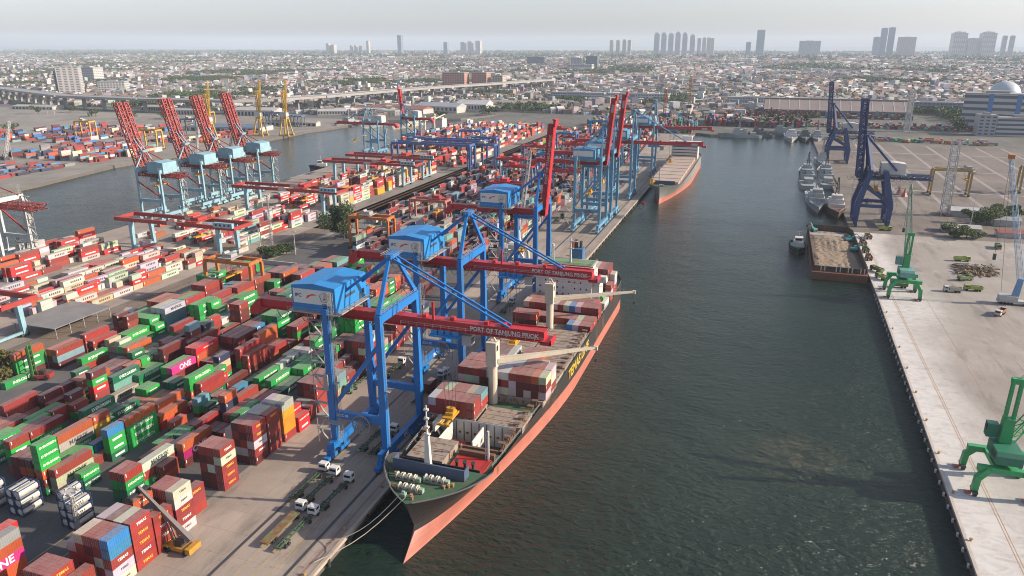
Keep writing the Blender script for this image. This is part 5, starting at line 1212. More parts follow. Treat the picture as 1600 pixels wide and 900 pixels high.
far(1371,58,10,(.2,.27,.33),'pale blue block at the foot of the twin towers'); far(1418,58,24,(.36,.32,.29),'wide beige block right of the twin towers',co=10)
far(1500,52,20,PALE,'white apartment tower on the right skyline, left of two',top='crown',co=7); far(1545,52,20,PALE,'white apartment tower on the right skyline, right of two',top='crown',co=7); far(1520,60,14,PALE,'lower white block between the two white apartment towers')
for k,u in enumerate((1571,1583)): far(u,56,6,(.3,.32,.34),'grey slim tower near the right picture edge, %s one'%('left','right')[k])
bldg('long white office hall with tall windows beyond the rooftops',-860,3600,120,50,32,(.44,.43,.42),2,14); bldg('dark slab block behind the white office hall',-870,3900,60,40,66,(.1,.12,.15),14,8); bldg('pale grey block left of the dark slab block',-945,3880,58,40,56,(.36,.36,.36),12,8)
bldg('dark unfinished block in the middle distance left of the office hall',-1350,4500,110,40,52,(.06,.07,.1),6,10)
bldg('salmon red flat block behind the small blue cranes',-830,1980,66,36,46,(.44,.23,.17),8,9,'flat_block'); bldg('salmon red flat block right of the first salmon block',-765,2010,44,36,46,(.44,.23,.17),8,6,'flat_block'); bldg('cream block right of the salmon flat blocks',-715,2020,30,30,38,(.45,.38,.27),8,4,'flat_block')
for k,(x,y,w,c) in enumerate(((-395,1640,120,(.43,.44,.46)),(-262,1640,130,(.46,.46,.47)),(-20,1600,110,(.45,.46,.48)),(100,1610,100,(.43,.45,.48)),(300,1560,150,(.2,.24,.27)))):
    bldg('long grey terrace block beyond the channel head, %s from the left'%ORD[k],x,y,w,24,19,c,4,22,'terrace_block',group='long grey terrace blocks')
# right: banded offices, dome, warehouse
t=bldg('white office block with blue panels and window bands at the right picture edge',318,1262,84,40,52,(.45,.45,.46),6,10,band=True,rz=R(-12)); MB().box(-12,-20.6,0,-6,-20.1,52).box(22,-20.6,0,28,-20.1,52).build('blue_panel',M('panel_blue',(.08,.2,.42)),t)
bldg('low white harbour office with long window bands at the right edge',338,1196,74,26,24,(.45,.45,.45),4,14,band=True,rz=R(4)); bldg('narrow grey stair block left of the low harbour office',290,1190,22,24,27,(.33,.34,.36),6,3)
p=G(1590,172); t=thing('mosque','pale blue domed building behind the white offices','mosque',(p.x+10,1830,0)); MB().box(-34,-30,0,34,30,18).build('wall',WHITE,t)
b=MB()
for i in range(8):
    a0,a1=math.pi/2*i/8,math.pi/2*(i+1)/8; b.tube((0,0,18+30*math.sin(a0)),(0,0,18+30*math.sin(a1)),30*math.cos(a0),30*math.cos(a1)+.01,n=24,caps=False)
b.build('dome',M('dome_blue',(.4,.46,.5),grime=.2),t,smooth=True)
t=thing('warehouse','long grey pitched roof warehouse at the head of the right-hand quay','warehouse',(118,1462,0)); MB().box(-118,-34,0,118,34,9.5).build('wall',M('warehouse_wall',(.22,.2,.19),grime=.5),t)
rf=MB().ext([(-36,9.3),(0,26),(36,9.3),(36,9.9),(0,26.7),(-36,9.9)],'x',-120,120).build('roof',M('warehouse_roof',(.27,.22,.2),grime=.5,scale=.03),t); q=MB()
for k in range(14): x=-112+k*17; q.beam((x,-35.5,10.3),(x,-1,26.4),1.3,.25)
q.build('rooflight',M('rooflight',(.42,.41,.4)),rf); MB().box(-120,-2.4,26.3,120,2.4,28).build('ridge_vent',M('warehouse_wall'),rf); q=MB()
for k in range(9): q.box(-104+k*25,-34.1,.2,-92+k*25,-34.02,7)
q.build('door',DARK,t)
t=thing('harbour_shed','low open shed with pale curved roof at the channel head','shed',(-30,1215,0)); MB().box(-20,-10,0,20,10,7).build('wall',M('shed_blue',(.1,.16,.22)),t); MB().ext([(-23,6.8),(-12,11),(0,12.6),(12,11),(23,6.8)],'y',-12,12).build('roof',M('shed_roof',(.36,.37,.36)),t)
for k,(x,y,w,d,h,c) in enumerate(((-640,1270,120,30,12,(.3,.1,.07)),(-690,1215,110,26,10,(.4,.39,.37)),(-735,1180,50,24,10,(.38,.38,.38)),(-575,1300,90,36,16,(.3,.32,.35)),(-520,1330,60,40,20,(.42,.42,.42)),(-480,1440,150,60,13,(.26,.22,.18)))):
    t=thing('shore_building','%s roofed low building on the shore of the left basin, %s from the left'%(('dark red','pale','grey','blue grey','white','brown')[k],ORD[[2,1,0,3,4,5][k]]),'building',(x,y,0),R((-14,18,24,-10,0,8)[k]),'low buildings on the left basin shore')
    wb,rb=MB(),MB(); house_geo((wb,rb),w,d,h*.7,h*.35,None,None); wl=wb.build('wall',M('shore_wall',(.42,.41,.39),grime=.4),t); rb.build('roof',M('shore_roof_%d'%k,c,grime=.4,scale=.05),t); q=MB()
    for j in range(10): q.box(-w/2+w*(j+.25)/10,-d/2-.1,h*.25,-w/2+w*(j+.75)/10,-d/2-.02,h*.55)
    q.build('window_pattern',GLASS,wl)

for k,(u,v,w,d,h,c,l) in enumerate(((358,203,120,40,9,(.1,.15,.22),'long slate blue canopy shed across the left basin'),(300,178,70,30,12,(.36,.36,.35),'pale warehouse in front of the elevated road, middle one'),(250,172,60,26,10,(.3,.29,.28),'grey warehouse in front of the elevated road, left of the pale one'),(405,180,80,30,14,(.38,.38,.37),'white terminal building behind the tall yellow cranes'),(60,170,90,30,8,(.34,.33,.3),'long flat pale shed at the far left before the elevated road'),(455,196,90,16,8,(.3,.28,.25),'long low quay shed beside the tall yellow cranes'))):
    p=G(u,v); t=thing('warehouse',l,'warehouse',(p.x,p.y,0),R(8),'warehouses on the west terminal'); wb,rb=MB(),MB(); house_geo((wb,rb),w,d,h*.7,h*.3,None,None); wl=wb.build('wall',M('shore_wall'),t); rb.build('roof',M('west_roof_%d'%k,c,grime=.4,scale=.05),t); q=MB()
    for j in range(12): q.box(-w/2+w*(j+.2)/12,-d/2-.12,.3,-w/2+w*(j+.75)/12,-d/2-.02,h*.5)
    struct(q.build('bay_pattern',DARK,wl),'stuff')
# ================================================================ quay machines and vehicles
def wheels(b,xs,ys,r,w):
    for x in xs:
        for y in ys: b.tube((x-w/2,y,r),(x+w/2,y,r),r,n=10)
def terminal_truck(loc,rz,label,group,bed=None,cabm=None,load=None):
    t=thing('terminal_truck',label,'truck',loc,rz,group)
    b=MB(); b.ext([(-1.1,1.0),(1.1,1.0),(1.25,2.1),(.85,3.15),(-1.,3.2),(-1.1,2.2)],'x',-1.2,1.2); c=b.build('cab',cabm or M('cab_white',(.58,.58,.58),rough=.35,grime=.15),t)
    b=MB(); b.box(-1.,-1.14,2.05,1.,-1.08,2.75).box(-1.22,-.5,2.1,-1.18,.7,2.8).box(1.18,-.5,2.1,1.22,.7,2.8).box(-1.05,1.14,2.0,1.05,1.2,2.9); b.build('window',GLASS,c)
    dg=M('trailer_green',(.035,.085,.045),rough=.6,grime=.6,rust=.3,scale=1.)
    b=MB(); b.box(-.5,-4.6,.8,.5,1.2,1.15); b.build('chassis',DARK,t); b=MB(); wheels(b,(-1.05,1.05),(.3,-3.4),.52,.4); b.build('wheel_set',RUBBER,t)
    b=MB()
    if bed: b.box(-1.25,-16.2,1.25,1.25,-2.6,1.5)
    for x in (-.45,.45): b.box(x-.12,-16,1,x+.12,-2.8,1.4)
    for k in range(8): b.box(-.6 if k not in (0,2,5,7) else -1.2,-15.9+k*1.82,1.05,.6 if k not in (0,2,5,7) else 1.2,-15.6+k*1.82,1.36)
    o=b.build('trailer',bed or dg,t); b=MB(); wheels(b,(-.95,.95),(-12.6,-13.8),.5,.5); b.build('wheel_set',RUBBER,o)
    b=MB()
    for x in (-.9,0,.9): b.box(x-.2,-16.1,.75,x+.2,-15.95,1.05)
    b.build('tail_light',M('lamp_amber',(.45,.28,.1)),o)
    return t
gt='white cab terminal trucks on the quay lane'
for x,y,l,bd in ((-111.3,160,'white cab truck with empty skeleton trailer, left one of the row of three',0),(-107.2,159,'white cab truck with empty skeleton trailer, middle one of the row of three',0),(-101.6,157.5,'white cab truck with empty skeleton trailer, right one of the row of three',0),(-106.6,141.5,'white cab truck towing a flat green and rust trailer, nearest pair',1),(-102.4,140.8,'white cab truck with empty skeleton trailer beside the flat green trailer',0)):
    terminal_truck((x,y,0),0,l,gt,M('bed_rust_green',(.13,.19,.08),rough=.8,grime=.4,rust=.75,scale=.35) if bd else None)
for u,v,l in ((600,672,'white cab truck behind the waterside crane leg, left one'),(617,676,'white cab truck behind the waterside crane leg, right one'),(676,604,'white cab truck with dark trailer beside the ship container stack'),(628,570,'white cab truck under the second crane beside a flat trailer')):
    p=G(u,v); terminal_truck((p.x,p.y,0),0,l,gt)
p=G(541,618); terminal_truck((p.x,p.y+2,0),math.pi,'green cab truck with flat trailer facing the camera under the first crane',gt,cabm=M('cab_green',(.06,.16,.1)))
tc=terminal_truck((-104,232,0),0,'white cab truck carrying a maroon container beside the ship',gt)
t=thing('shipping_container','dark maroon short container on the truck beside the ship','container',(-104,218,1.42),0,'containers on trucks'); link('body',CME[20],t,tint=CC['m'])
for u,v,l,cm in ((905,400,'dark low truck parked on the quay near the light blue cranes',None),(690,590,'empty skeleton truck between the blue crane legs',None),(800,475,'empty skeleton truck on the lane behind the second crane',None),(1005,322,'small red truck on the quay beyond the light blue cranes',RED),(965,330,'green flat truck on the quay between the light blue cranes',M('cab_green'))):
    p=G(u,v); terminal_truck((p.x,p.y,0),0,l,gt,cabm=cm)
# reach stacker holding a container
t=thing('reach_stacker','yellow black reach stacker holding an orange container above the stacks','reach stacker',(-125.5,118.2,0),R(90))
YB=M('stacker_yellow',(.42,.22,.03),grime=.5,rust=.15,scale=.6); BK=M('stacker_black',(.025,.025,.028),rough=.5); BG=M('boom_grey',(.13,.115,.115),rough=.5)
b=MB(); b.box(-1.6,-3.6,.7,1.6,3.2,1.7); b.box(-2.0,-4.4,.8,2,-3,2.3); b.box(-2,2.2,.8,-1.2,4,1.8); b.box(1.2,2.2,.8,2,4,1.8); b.build('chassis',YB,t)
b=MB(); wheels(b,(-1.55,1.55),(2.7,),.9,.9); wheels(b,(-1.5,1.5),(-2.6,),.8,.6); b.build('wheel_set',RUBBER,t)
b=MB(); b.ext([(-1.3,1.7),(.9,1.7),(.7,3.3),(-.9,3.4)],'x',-1.,.9); c=b.build('cab',BK,t); MB().box(.92,-1,2.2,.96,.6,3.1).box(-.9,.86,2.2,.8,.92,3).build('window',M('cab_glass',(.12,.14,.15),rough=.1),c)
b=MB(); b.beam((0,-3.4,3.6),(0,5.2,11.2),1.25,1.5,.9,1.); b.beam((0,4.8,10.9),(0,10.3,15.8),.75,.85,.6,.7); b.beam((.45,1.2,1.8),(.45,3.2,8.8),.35); b.beam((-.45,1.2,1.8),(-.45,3.2,8.8),.35); bo=b.build('boom',BG,t)
MB().beam((.64,-1.,5.75),(.64,1.6,8.0),.03,.5).build('pale_stripe',LET_W,bo)
b=MB(); b.beam((0,10.3,15.8),(0,10.6,14.4),.8); b.box(-3,9.9,13.9,3,11.2,14.4); b.box(-3.1,9.4,13.25,-2.8,11.7,14); b.box(2.8,9.4,13.25,3.1,11.7,14); b.build('spreader',BK,t)
t=thing('shipping_container','orange rust short container hanging from the reach stacker spreader','container',(-136.1,118.2,10.66),0); link('body',CME[20],t,tint=CC['o']); lettering('TEMAS',LET_W,t,(1.2,0,1.4),.85,ROT_X)
p=G(66,592); t=thing('empty_handler','black and red mast lift truck carrying nothing beside the green stack','lift truck',(p.x,p.y,0),R(115))
b=MB(); b.box(-1.5,-3,.7,1.5,2,1.9); b.box(-1.7,-3.6,.7,1.7,-2.4,2.2); b.build('chassis',M('stacker_red',(.3,.03,.03),grime=.5),t); b=MB(); wheels(b,(-1.5,1.5),(1.4,-2.2),.8,.7); b.build('wheel_set',RUBBER,t); MB().box(-.8,-1.4,1.9,.8,.4,3.6).build('cab',BK,t)
b=MB()
for x in (-1.1,1.1): b.beam((x,2.3,.5),(x,2.3,14),.45,.6); b.beam((x,2.9,.5),(x,2.9,13),.3,.4)
for k in range(7): b.beam((-1.1,2.3,1.5+k*2),(1.1,2.3,1.5+k*2),.25)
b.build('mast',M('mast_green',(.06,.16,.05),grime=.6),t); MB().box(-3,3.1,9,3,3.6,9.8).build('spreader',BK,t)
# vessel of lamp masts
def lamp_mast(x,y,h,label,wd=1.1,m=None,grp='lattice lamp masts'):
    t=thing('lamp_mast',label,'lamp mast',(x,y,0),0,grp); MB().lat((0,0,0),(0,0,h),wd,max(6,int(h/wd/1.3)),.16,wd*.7,.6).build('lattice',m or GREY,t)
    b=MB(); b.box(-1.6,-1.6,h,1.6,1.6,h+.25)
    for k in range(8): a=k*math.pi/4; b.rbox((math.cos(a)*1.7,math.sin(a)*1.7,h+.6),(.5,.4,.5),a)
    b.build('lamp_head',M('lamp_pale',(.4,.39,.37)),t)
p=G(143,812); lamp_mast(-152.6,113.6,13.5,'thin lattice mast standing beside the tank containers',.8)
p=G(425,382); lamp_mast(p.x,p.y,31,'lattice lamp mast in front of the wide red gantry')
p=G(572,258); lamp_mast(p.x,p.y,30,'lattice lamp mast by the blue yard gantries at the basin edge')
p=G(780,330); lamp_mast(-150,470,38,'pale blue lattice mast beside the white lattice jib',1.6,LB)
for k,(u,v,h) in enumerate(((408,398,16),(462,398,14),(1515,358,24),(560,376,14),(1545,190,26),(75,180,34),(86,182,34),(20,250,34))):
    p=G(u,v); t=thing('lamp_post',('slim lamp post beside the bushes by the rails','slim lamp post on the road past the bushes','tall slim lamp post by the white sheds on the right','slim lamp post near the lone tree','white lamp post at the far right yard edge','pale lamp post in the west yard, left one of two','pale lamp post in the west yard, right one of two','pale lattice post at the left picture edge')[k],'lamp post',p,0,'slim lamp posts'); MB().tube((0,0,0),(0,0,h),.28,.14,n=8).build('pole',M('post_pale',(.38,.38,.37)),t); MB().box(-1.2,-.3,h,1.2,.3,h+.25).build('lamp_head',M('lamp_pale'),t)
# sheds in the rail corridor
t=thing('canopy_shed','flat grey roofed open shed beside the rail tracks','shed',(-286,227,0)); MB().box(-12,-15,4.6,12,15,4.9).build('roof',M('canopy_grey',(.2,.19,.18),grime=.5,scale=.15),t); 
for x in (-11.5,11.5):
    for y in (-14,-7,0,7,14): MB().box(x-.12,y-.12,0,x+.12,y+.12,4.6).build('post',GREY,t)
for k,(u,v,w,d,h,c,l) in enumerate(((585,372,34,9,5,(.4,.37,.31),'cream flat roofed building behind the lone tree'),(560,362,16,10,5.5,(.22,.2,.18),'small dark pitched roof building left of the cream building'),(365,392,15,9,4,(.25,.17,.1),'brown roofed hut under the wide red gantry'),(345,404,18,7,4,(.16,.15,.14),'dark roofed shed row beside the brown hut'),(1500,362,22,10,5,(.4,.39,.36),'white roofed shed on the right beside the lattice tower'),(1530,338,40,14,6,(.42,.43,.44),'long pale blue walled shed behind the bushes'),(1578,370,16,8,4.5,(.3,.08,.06),'red roofed stall at the right picture edge'),(1570,352,16,9,6,(.3,.33,.36),'grey shed at the right edge behind the bushes'),(780,393,14,8,5,(.42,.42,.41),'white site hut between the crane legs'),(1290,372,20,3,3,(.42,.42,.42),'low white wall by the sand trucks'),(207,492,5,4,3.4,(.42,.39,.36),'tiny white hut beside the rail tracks'))):
    p=G(u,v); t=thing('shed',l,'shed',(p.x,p.y,0),0,'small sheds around the quays'); wb,rb=MB(),MB(); house_geo((wb,rb),w,d,h*.75,h*.3,None,None); wb.build('wall',M('shed_wall',(.4,.39,.37),grime=.5,scale=.4),t); rb.build('roof',M('shed_roof_%d'%k,c,grime=.5,scale=.3),t)
t=thing('site_wall','low white wall in front of the bushes by the rails','wall',G(440,415)); MB().box(-14,-.2,0,10,.2,2.2).build('panel',M('shed_wall'),t); MB().box(-14.2,-.3,2.2,10.2,.3,2.4).build('coping',WHITE,t)
# white mobile harbour crane jib behind the third crane
def harbour_crane(loc,label,m,tip,house_m,ph=10.,hw=7.5,th=24,jibr=(0,1,18),rz=0,mj=None,pads=True,group=None,name='harbour_crane',wj=2.2):
    t=thing(name,label,'crane',loc,rz,group)
    for x in (-hw,hw):
        for y in (-hw,hw):
            b=MB(); b.beam((x,y,1.4),(x*.96,y*.96,5.5),1.5,1.8); b.beam((x*.96,y*.96,5.),(x*.62,y*.9,ph-.6),1.6,1.6); b.build('leg',m,t)
            q=MB(); wheels(q,(x,),(y-1.2,y+1.2),.7,.9); q.box(x-.6,y-1.9,.9,x+.6,y+1.9,1.5); q.build('bogie',DARK,t)
            if pads: MB().box(x-2.3,y-.7,.2,x-.7,y+.7,.5).box(x-.8,y-.35,.45,x+.2,y+.35,.7).build('outrigger_pad',M('pad_red',(.5,.1,.06),grime=.4),t)
    b=MB(); b.box(-hw,-hw*.95,ph-1.6,hw,-hw*.7,ph); b.box(-hw,hw*.7,ph-1.6,hw,hw*.95,ph); b.box(-3,-hw*.7,ph-1.4,3,hw*.7,ph-.1); b.tube((0,0,ph),(0,0,ph+1.2),2.6,n=18); b.build('portal',m,t)
    b=MB(); b.ext([(-6.5,ph+1.2),(3,ph+1.2),(3,ph+4.6),(-5.5,ph+4.6),(-6.5,ph+3.6)],'x',-3.2,3.2); h=b.build('machinery_house',house_m,t); MB().box(-3.24,-4.8,ph+2,-3.2,-1,ph+3.6).build('louvre',DARK,h)
    b=MB(); b.beam((0,1.5,ph+1.2),(0,1.2,ph+th*.5),3.2,3.,2.6,2.6); b.beam((-1,1.2,ph+th*.5),(-1,.9,ph+th),.7,1.4); b.beam((1,1.2,ph+th*.5),(1,.9,ph+th),.7,1.4); b.box(-1.5,.3,ph+th-1.6,1.5,1.7,ph+th); b.rail([(-1.8,-.6,ph+th*.5),(1.8,-.6,ph+th*.5),(1.8,3,ph+th*.5)]); b.build('tower',m,t)
    MB().box(-4.6,1.,ph+5.5,-1.8,3.6,ph+9.5).build('operator_cab',house_m,t); MB().box(-4.64,1.2,ph+7.4,-4.6,3.4,ph+9.1).build('window',GLASS,t)
    j=V(jibr); e=V(tip)-V(loc)
    if rz: e=Matrix.Rotation(-rz,3,'Z')@e
    b=MB(); b.lat(j,j.lerp(e,.9),wj,16,.26,wj*.7,.55); b.lat(j.lerp(e,.9),e,wj*.7,3,.2,.7,.55); o=b.build('jib',mj or m,t); q=MB(); q.tube((0,.9,ph+th),e,.09,n=4); q.tube((.5,.9,ph+th),e+V((.3,0,0)),.09,n=4); q.tube(e,e-V((0,0,22)),.09,n=4); q.box(e.x-.5,e.y-.5,e.z-24,e.x+.5,e.y+.5,e.z-22); q.build('hoist_rope',DARK,o)
    return t
GJ=M('jib_pale_green',(.28,.42,.3),grime=.3)
harbour_crane((73.5,391,0),'green portal harbour crane with raised pale green lattice jib beside the sand barge',GRN,AY(1424,288,402),M('house_teal',(.12,.3,.26),grime=.4),9.5,7,22,(0,2,17),mj=GJ,group='green harbour cranes')
harbour_crane((72.3,214.5,0),'green portal harbour crane at the right picture edge, nearest machine on the dusty quay',GRN,V((104,236,52)),M('house_dark_green',(.02,.15,.09),grime=.4),8.5,7,24,(1.5,2,14),group='green harbour cranes')
harbour_crane((-126,385,0),'white lattice jib crane standing behind the third bright blue crane',M('white_steel',(.46,.46,.45),grime=.3),AY(829,236,392),WHITE,8,5,22,(0,2,14),pads=False,mj=M('white_steel'))
# light blue crawler crane at the right edge
t=thing('mobile_crane','light blue lattice boom truck crane at the right picture edge','crane',(124,392,0),R(-90)); b=MB(); b.box(-1.6,-9,1,1.6,7,2.2); b.box(-2.4,-8.5,2.2,2.4,-1,4.4); b.build('chassis',M('truck_pale',(.42,.42,.41),grime=.4),t); b=MB(); wheels(b,(-1.3,1.3),(-7.5,-6,-4.5,-3,3,4.5,6),.65,.7); b.build('wheel_set',RUBBER,t); MB().box(-1.3,7,1,1.3,9.4,3.2).build('cab',WHITE,t)
e=AY(1580,248,415)-V((124,392,0)); e=Matrix.Rotation(R(90),3,'Z')@e; b=MB(); b.beam((0,-2,3),(0,-1,13),2.6,2.6,2,2); b.build('tower',M('crawler_blue',(.13,.26,.42)),t); b=MB(); b.lat((0,-1,12),e,2.3,22,.17,1.5,.55); o=b.build('boom',M('crawler_pale_blue',(.28,.4,.52)),t); q=MB(); q.tube(e,e+V((6,0,-46)),.1,n=4); q.tube(e,(0,-8,6),.1,n=4); q.box(e.x+5.4,e.y-.6,e.z-49,e.x+6.6,e.y+.6,e.z-46); q.build('hoist_rope',DARK,o); MB().box(e.x-1.2,e.y-1.2,e.z,e.x+1.2,e.y+1.2,e.z+2).build('boom_head',ORG,t)
terminal_truck((110,384,0),R(25),'white cab truck with rusty flat trailer beside the truck crane','trucks on the right-hand quay' and gt,M('bed_rust',(.2,.1,.06),grime=.5,rust=.5)) if 0 else None
# lattice towers
p=G(1475,337); tp=AY(1495,220,p.y+3); t=thing('lattice_tower','white lattice tower standing on the empty right-hand yard','tower',p); MB().lat((0,0,0),(tp.x-p.x,3,tp.z),5.2,15,.55,4.6,.6).build('lattice',M('white_steel'),t); MB().box(-4,-2,0,-1,3,2.4).box(1,-3,0,4,1,2).build('base_gear',M('gear_mixed'),t)
p=G(1416,206); tp=AY(1427,140,p.y); t=thing('lattice_tower','white lattice tower in front of the grey warehouse','tower',p); MB().lat((0,0,0),(tp.x-p.x,0,tp.z),7,16,.9,6.,.6).build('lattice',M('white_steel'),t); MB().box(-5,-4,0,5,4,.8).build('base_slab',WHITE,t)
for k,(u,v,vt,m_,l) in enumerate(((1037,206,140,ORG,'slim orange crane tower beyond the bulk ship'),(1075,196,119,M('ochre'),'slim yellow crane tower beyond the bulk ship'))):
    p=G(u,v-6); tp=AY(u,vt,p.y); t=thing('tower_crane',l,'crane',p,0,'slim crane towers'); MB().lat((0,0,0),(0,0,tp.z),4,18,.7,3.2,.6).build('lattice',m_,t); MB().box(-4,-3,tp.z*.3,4,3,tp.z*.3+5).build('machinery_house',NAVY,t)
# lifting grabs on the ground (red)
for k,(u,v) in enumerate(((1404,304),(1413,307))):
    p=G(u,v); t=thing('grab_bucket','red lifting grab standing on the yard behind the navy crane, %s of two'%('left','right')[k],'grab',p,0,'red lifting grabs'); b=MB(); b.tube((0,0,0),(0,0,3.2),2.6,1.2,n=4); b.build('bucket',M('grab_red',(.35,.09,.06),grime=.5),t); MB().tube((0,0,3.2),(0,0,7),1.3,.4,n=6).build('head',M('grab_red'),t)
# dump trucks
def dump_truck(loc,rz,label,cm,bm_,group='tipper trucks on the right-hand quay',load=True):
    t=thing('dump_truck',label,'truck',loc,rz,group); b=MB(); b.box(-.5,-4.2,.75,.5,3.6,1.05); b.build('chassis',DARK,t); b=MB(); wheels(b,(-1.1,1.1),(2.6,-1.7,-3.1),.55,.45); b.build('wheel_set',RUBBER,t)
    b=MB(); b.ext([(1.7,.8),(3.9,.8),(3.9,1.9),(3.6,2.9),(1.7,3.)],'x',-1.2,1.2); c=b.build('cab',cm,t); MB().box(-1.05,3.72,1.9,1.05,3.94,2.7).box(1.2,2.2,1.9,1.23,3.4,2.6).box(-1.23,2.2,1.9,-1.2,3.4,2.6).build('window',GLASS,c); MB().box(-1.2,3.9,.6,1.2,4.05,1.).build('bumper',M('bumper_red',(.3,.06,.05)),c)
    b=MB(); b.box(-1.25,-4.4,1.1,1.25,1.4,1.3); b.box(-1.3,-4.4,1.1,-1.15,1.4,2.6); b.box(1.15,-4.4,1.1,1.3,1.4,2.6); b.box(-1.15,1.25,1.3,1.15,1.4,2.9); b.box(-1.15,-4.4,1.3,1.15,-4.25,2.5); o=b.build('tipper_body',bm_,t)
    if load: MB().add([(-1.1,-4.2,1.9),(1.1,-4.2,1.9),(1.1,1.2,2.),(-1.1,1.2,2.),(0,-1.5,2.7)],[(0,1,4),(1,2,4),(2,3,4),(3,0,4)]).build('sand_load',M('sand'),o)
    return t
LG=M('tipper_lime',(.28,.36,.06),grime=.4); OG=M('tipper_olive',(.10,.16,.05),grime=.5); WT=M('tipper_white',(.5,.49,.46),grime=.3); RB=M('tipper_rust',(.2,.09,.05),grime=.5)
for u,v,rz,l,c,bm2 in ((1487,456,90,'white cab tipper truck, left of the two parked nose to tail',WT,M('tipper_cream',(.4,.38,.33))),(1519,454,90,'lime green tipper truck, right of the two parked nose to tail',LG,LG),(1508,438,-60,'olive green tipper truck beside the scrap heap',OG,OG),(1503,408,-80,'lime green tipper body truck behind the scrap heap',LG,LG),(1559,388,175,'green tipper truck alone near the red stall',OG,OG),(1383,360,-80,'lime green tipper truck at the foot of the navy crane',LG,LG),(1356,372,10,'lime cab tipper truck at the barge, farthest of the loading row',LG,RB),(1348,382,8,'brown tipper truck at the barge, second of the loading row',OG,RB),(1352,393,6,'olive cab tipper truck at the barge, third of the loading row',OG,OG),(1357,405,4,'rust brown tipper truck at the barge, fourth of the loading row',RB,RB),(1369,424,35,'red tailed tipper truck beyond the green crane legs',OG,OG),(1377,436,30,'olive tipper truck nearest the green crane legs',OG,LG),(1403,449,90,'olive tipper truck under the green crane portal',OG,OG)):
    p=G(u,v); dump_truck((p.x,p.y,0),R(rz),l,c,bm2)
t_=dump_truck((*G(1562,492).xy,0),R(150),'white cab flat truck beside the light blue truck crane',WT,RB,load=False)
# excavators on the barge
TEAL=M('excavator_teal',(.05,.3,.29),grime=.3)
for k,(x,y,z,rz,l) in enumerate(((38,508,2.4,R(35),'teal excavator on the far end of the sand barge'),(57,486,2.6,R(-70),'teal excavator on the sand barge beside the quay'),(58,462,2.6,R(-80),'teal excavator half sunk behind the sand heap'))):
    t=thing('excavator',l,'excavator',(x,y,z),rz,'excavators on the sand barge'); MB().box(-1.6,-2,0,-.9,2,.9).box(.9,-2,0,1.6,2,.9).build('track',DARK,t); MB().box(-1.4,-1.9,1,1.4,1.5,2.2).build('body',TEAL,t); c=MB().box(-1.35,.1,2.2,-.3,1.6,3.3).build('cab',TEAL,t); MB().box(-1.2,1.6,2.4,-.45,1.64,3.2).build('window',GLASS,c)
    MB().beam((.3,1.2,1.9),(.3,4.2,4.9),.5).beam((.3,4.2,4.9),(.3,7.2,2.6),.4).build('arm',TEAL,t); MB().rbox((.3,7.4,2.),(1.1,1,1.1),0,.4).build('bucket',DARK,t)
# scrap heap
t=thing('scrap_heap','heap of rusty steel frames and beams on the right-hand quay','scrap heap',G(1525,424)); q=[MB(),MB(),MB()]; r9=random.Random(4)
for k in range(150):
    x,y=r9.uniform(-10,10),r9.uniform(-9,9); z=r9.uniform(.2,1.8); a=r9.choice((0,.2,1.5,1.7,r9.random()*3)); L=r9.uniform(2,8); d=V((math.cos(a)*L/2,math.sin(a)*L/2,r9.uniform(-.4,.4))); q[k%3].beam(V((x,y,z))-d,V((x,y,z))+d,r9.uniform(.2,.6),r9.uniform(.2,.5))
for a,n,m_ in zip(q,('steel_beams','rusty_frames','yellow_frames'),(DARK,M('gear_mixed'),M('ochre'))): struct(a.build(n,m_,t),'stuff')
# parked trucks along the far yard edge
pc=[('red',(.4,.05,.04)),('white',(.48,.48,.47)),('green',(.05,.28,.1)),('blue',(.06,.14,.3)),('orange',(.42,.16,.04)),('grey',(.25,.25,.25))]
r9=random.Random(8); PT=attr_mat('parked_paint',obj=True,dust=.1,grime=.3,scale=.3,rust=0)
for k in range(44):
    x=82+k*4.4; y=1072+r9.uniform(-12,26); n_,c_=r9.choice(pc)
    t=thing('parked_truck','%s truck parked along the far edge of the right-hand yard, %s from the left'%(n_,ORD[k]),'truck',(x,y,0),r9.choice((0,1.57,.5)),'trucks parked along the far yard edge'); MB().box(-1.25,-6,1.2,1.25,3.5,3.9).build('body',PT,t,tint=c_); MB().box(-1.2,3.8,.8,1.2,6,3.2).build('cab',PT,t,tint=r9.choice(pc)[1]); b=MB(); wheels(b,(-1.1,1.1),(5,-4,-5.2),.55,.4); b.build('wheel_set',RUBBER,t)
# trucks and trains along the rails and road
for k,(u,v,c,l) in enumerate(((505,345,'t','long pale green container wagon on the rails by the lone tree'),(255,416,'r','long rust container wagon at the end of the white container row'),(300,405,'r','long rust container wagon beside the brown hut'))):
    p=G(u,v); t=thing('rail_wagon',l,'wagon',(p.x,p.y,0),0,'container wagons on the rails'); MB().box(-1.25,-7,.9,1.25,7,1.2).build('frame',DARK,t); b=MB(); wheels(b,(-.8,.8),(-5,-3.6,3.6,5),.45,.2); b.build('wheel_set',RUBBER,t)
for k,(x,y,cc_) in enumerate(((-205,545,WHITE),(-168,480,WHITE),(-232,610,RED),(-128,610,WHITE),(-127,700,WHITE),(-131,505,M('cab_green')),(-190,760,WHITE),(-258,520,WHITE))):
    terminal_truck((x,y,0),0 if k%2 else math.pi,'far terminal truck on the yard roads, %s nearest the camera'%ORD[[3,0,4,5,6,1,7,2][k]],'far terminal trucks',cabm=cc_)
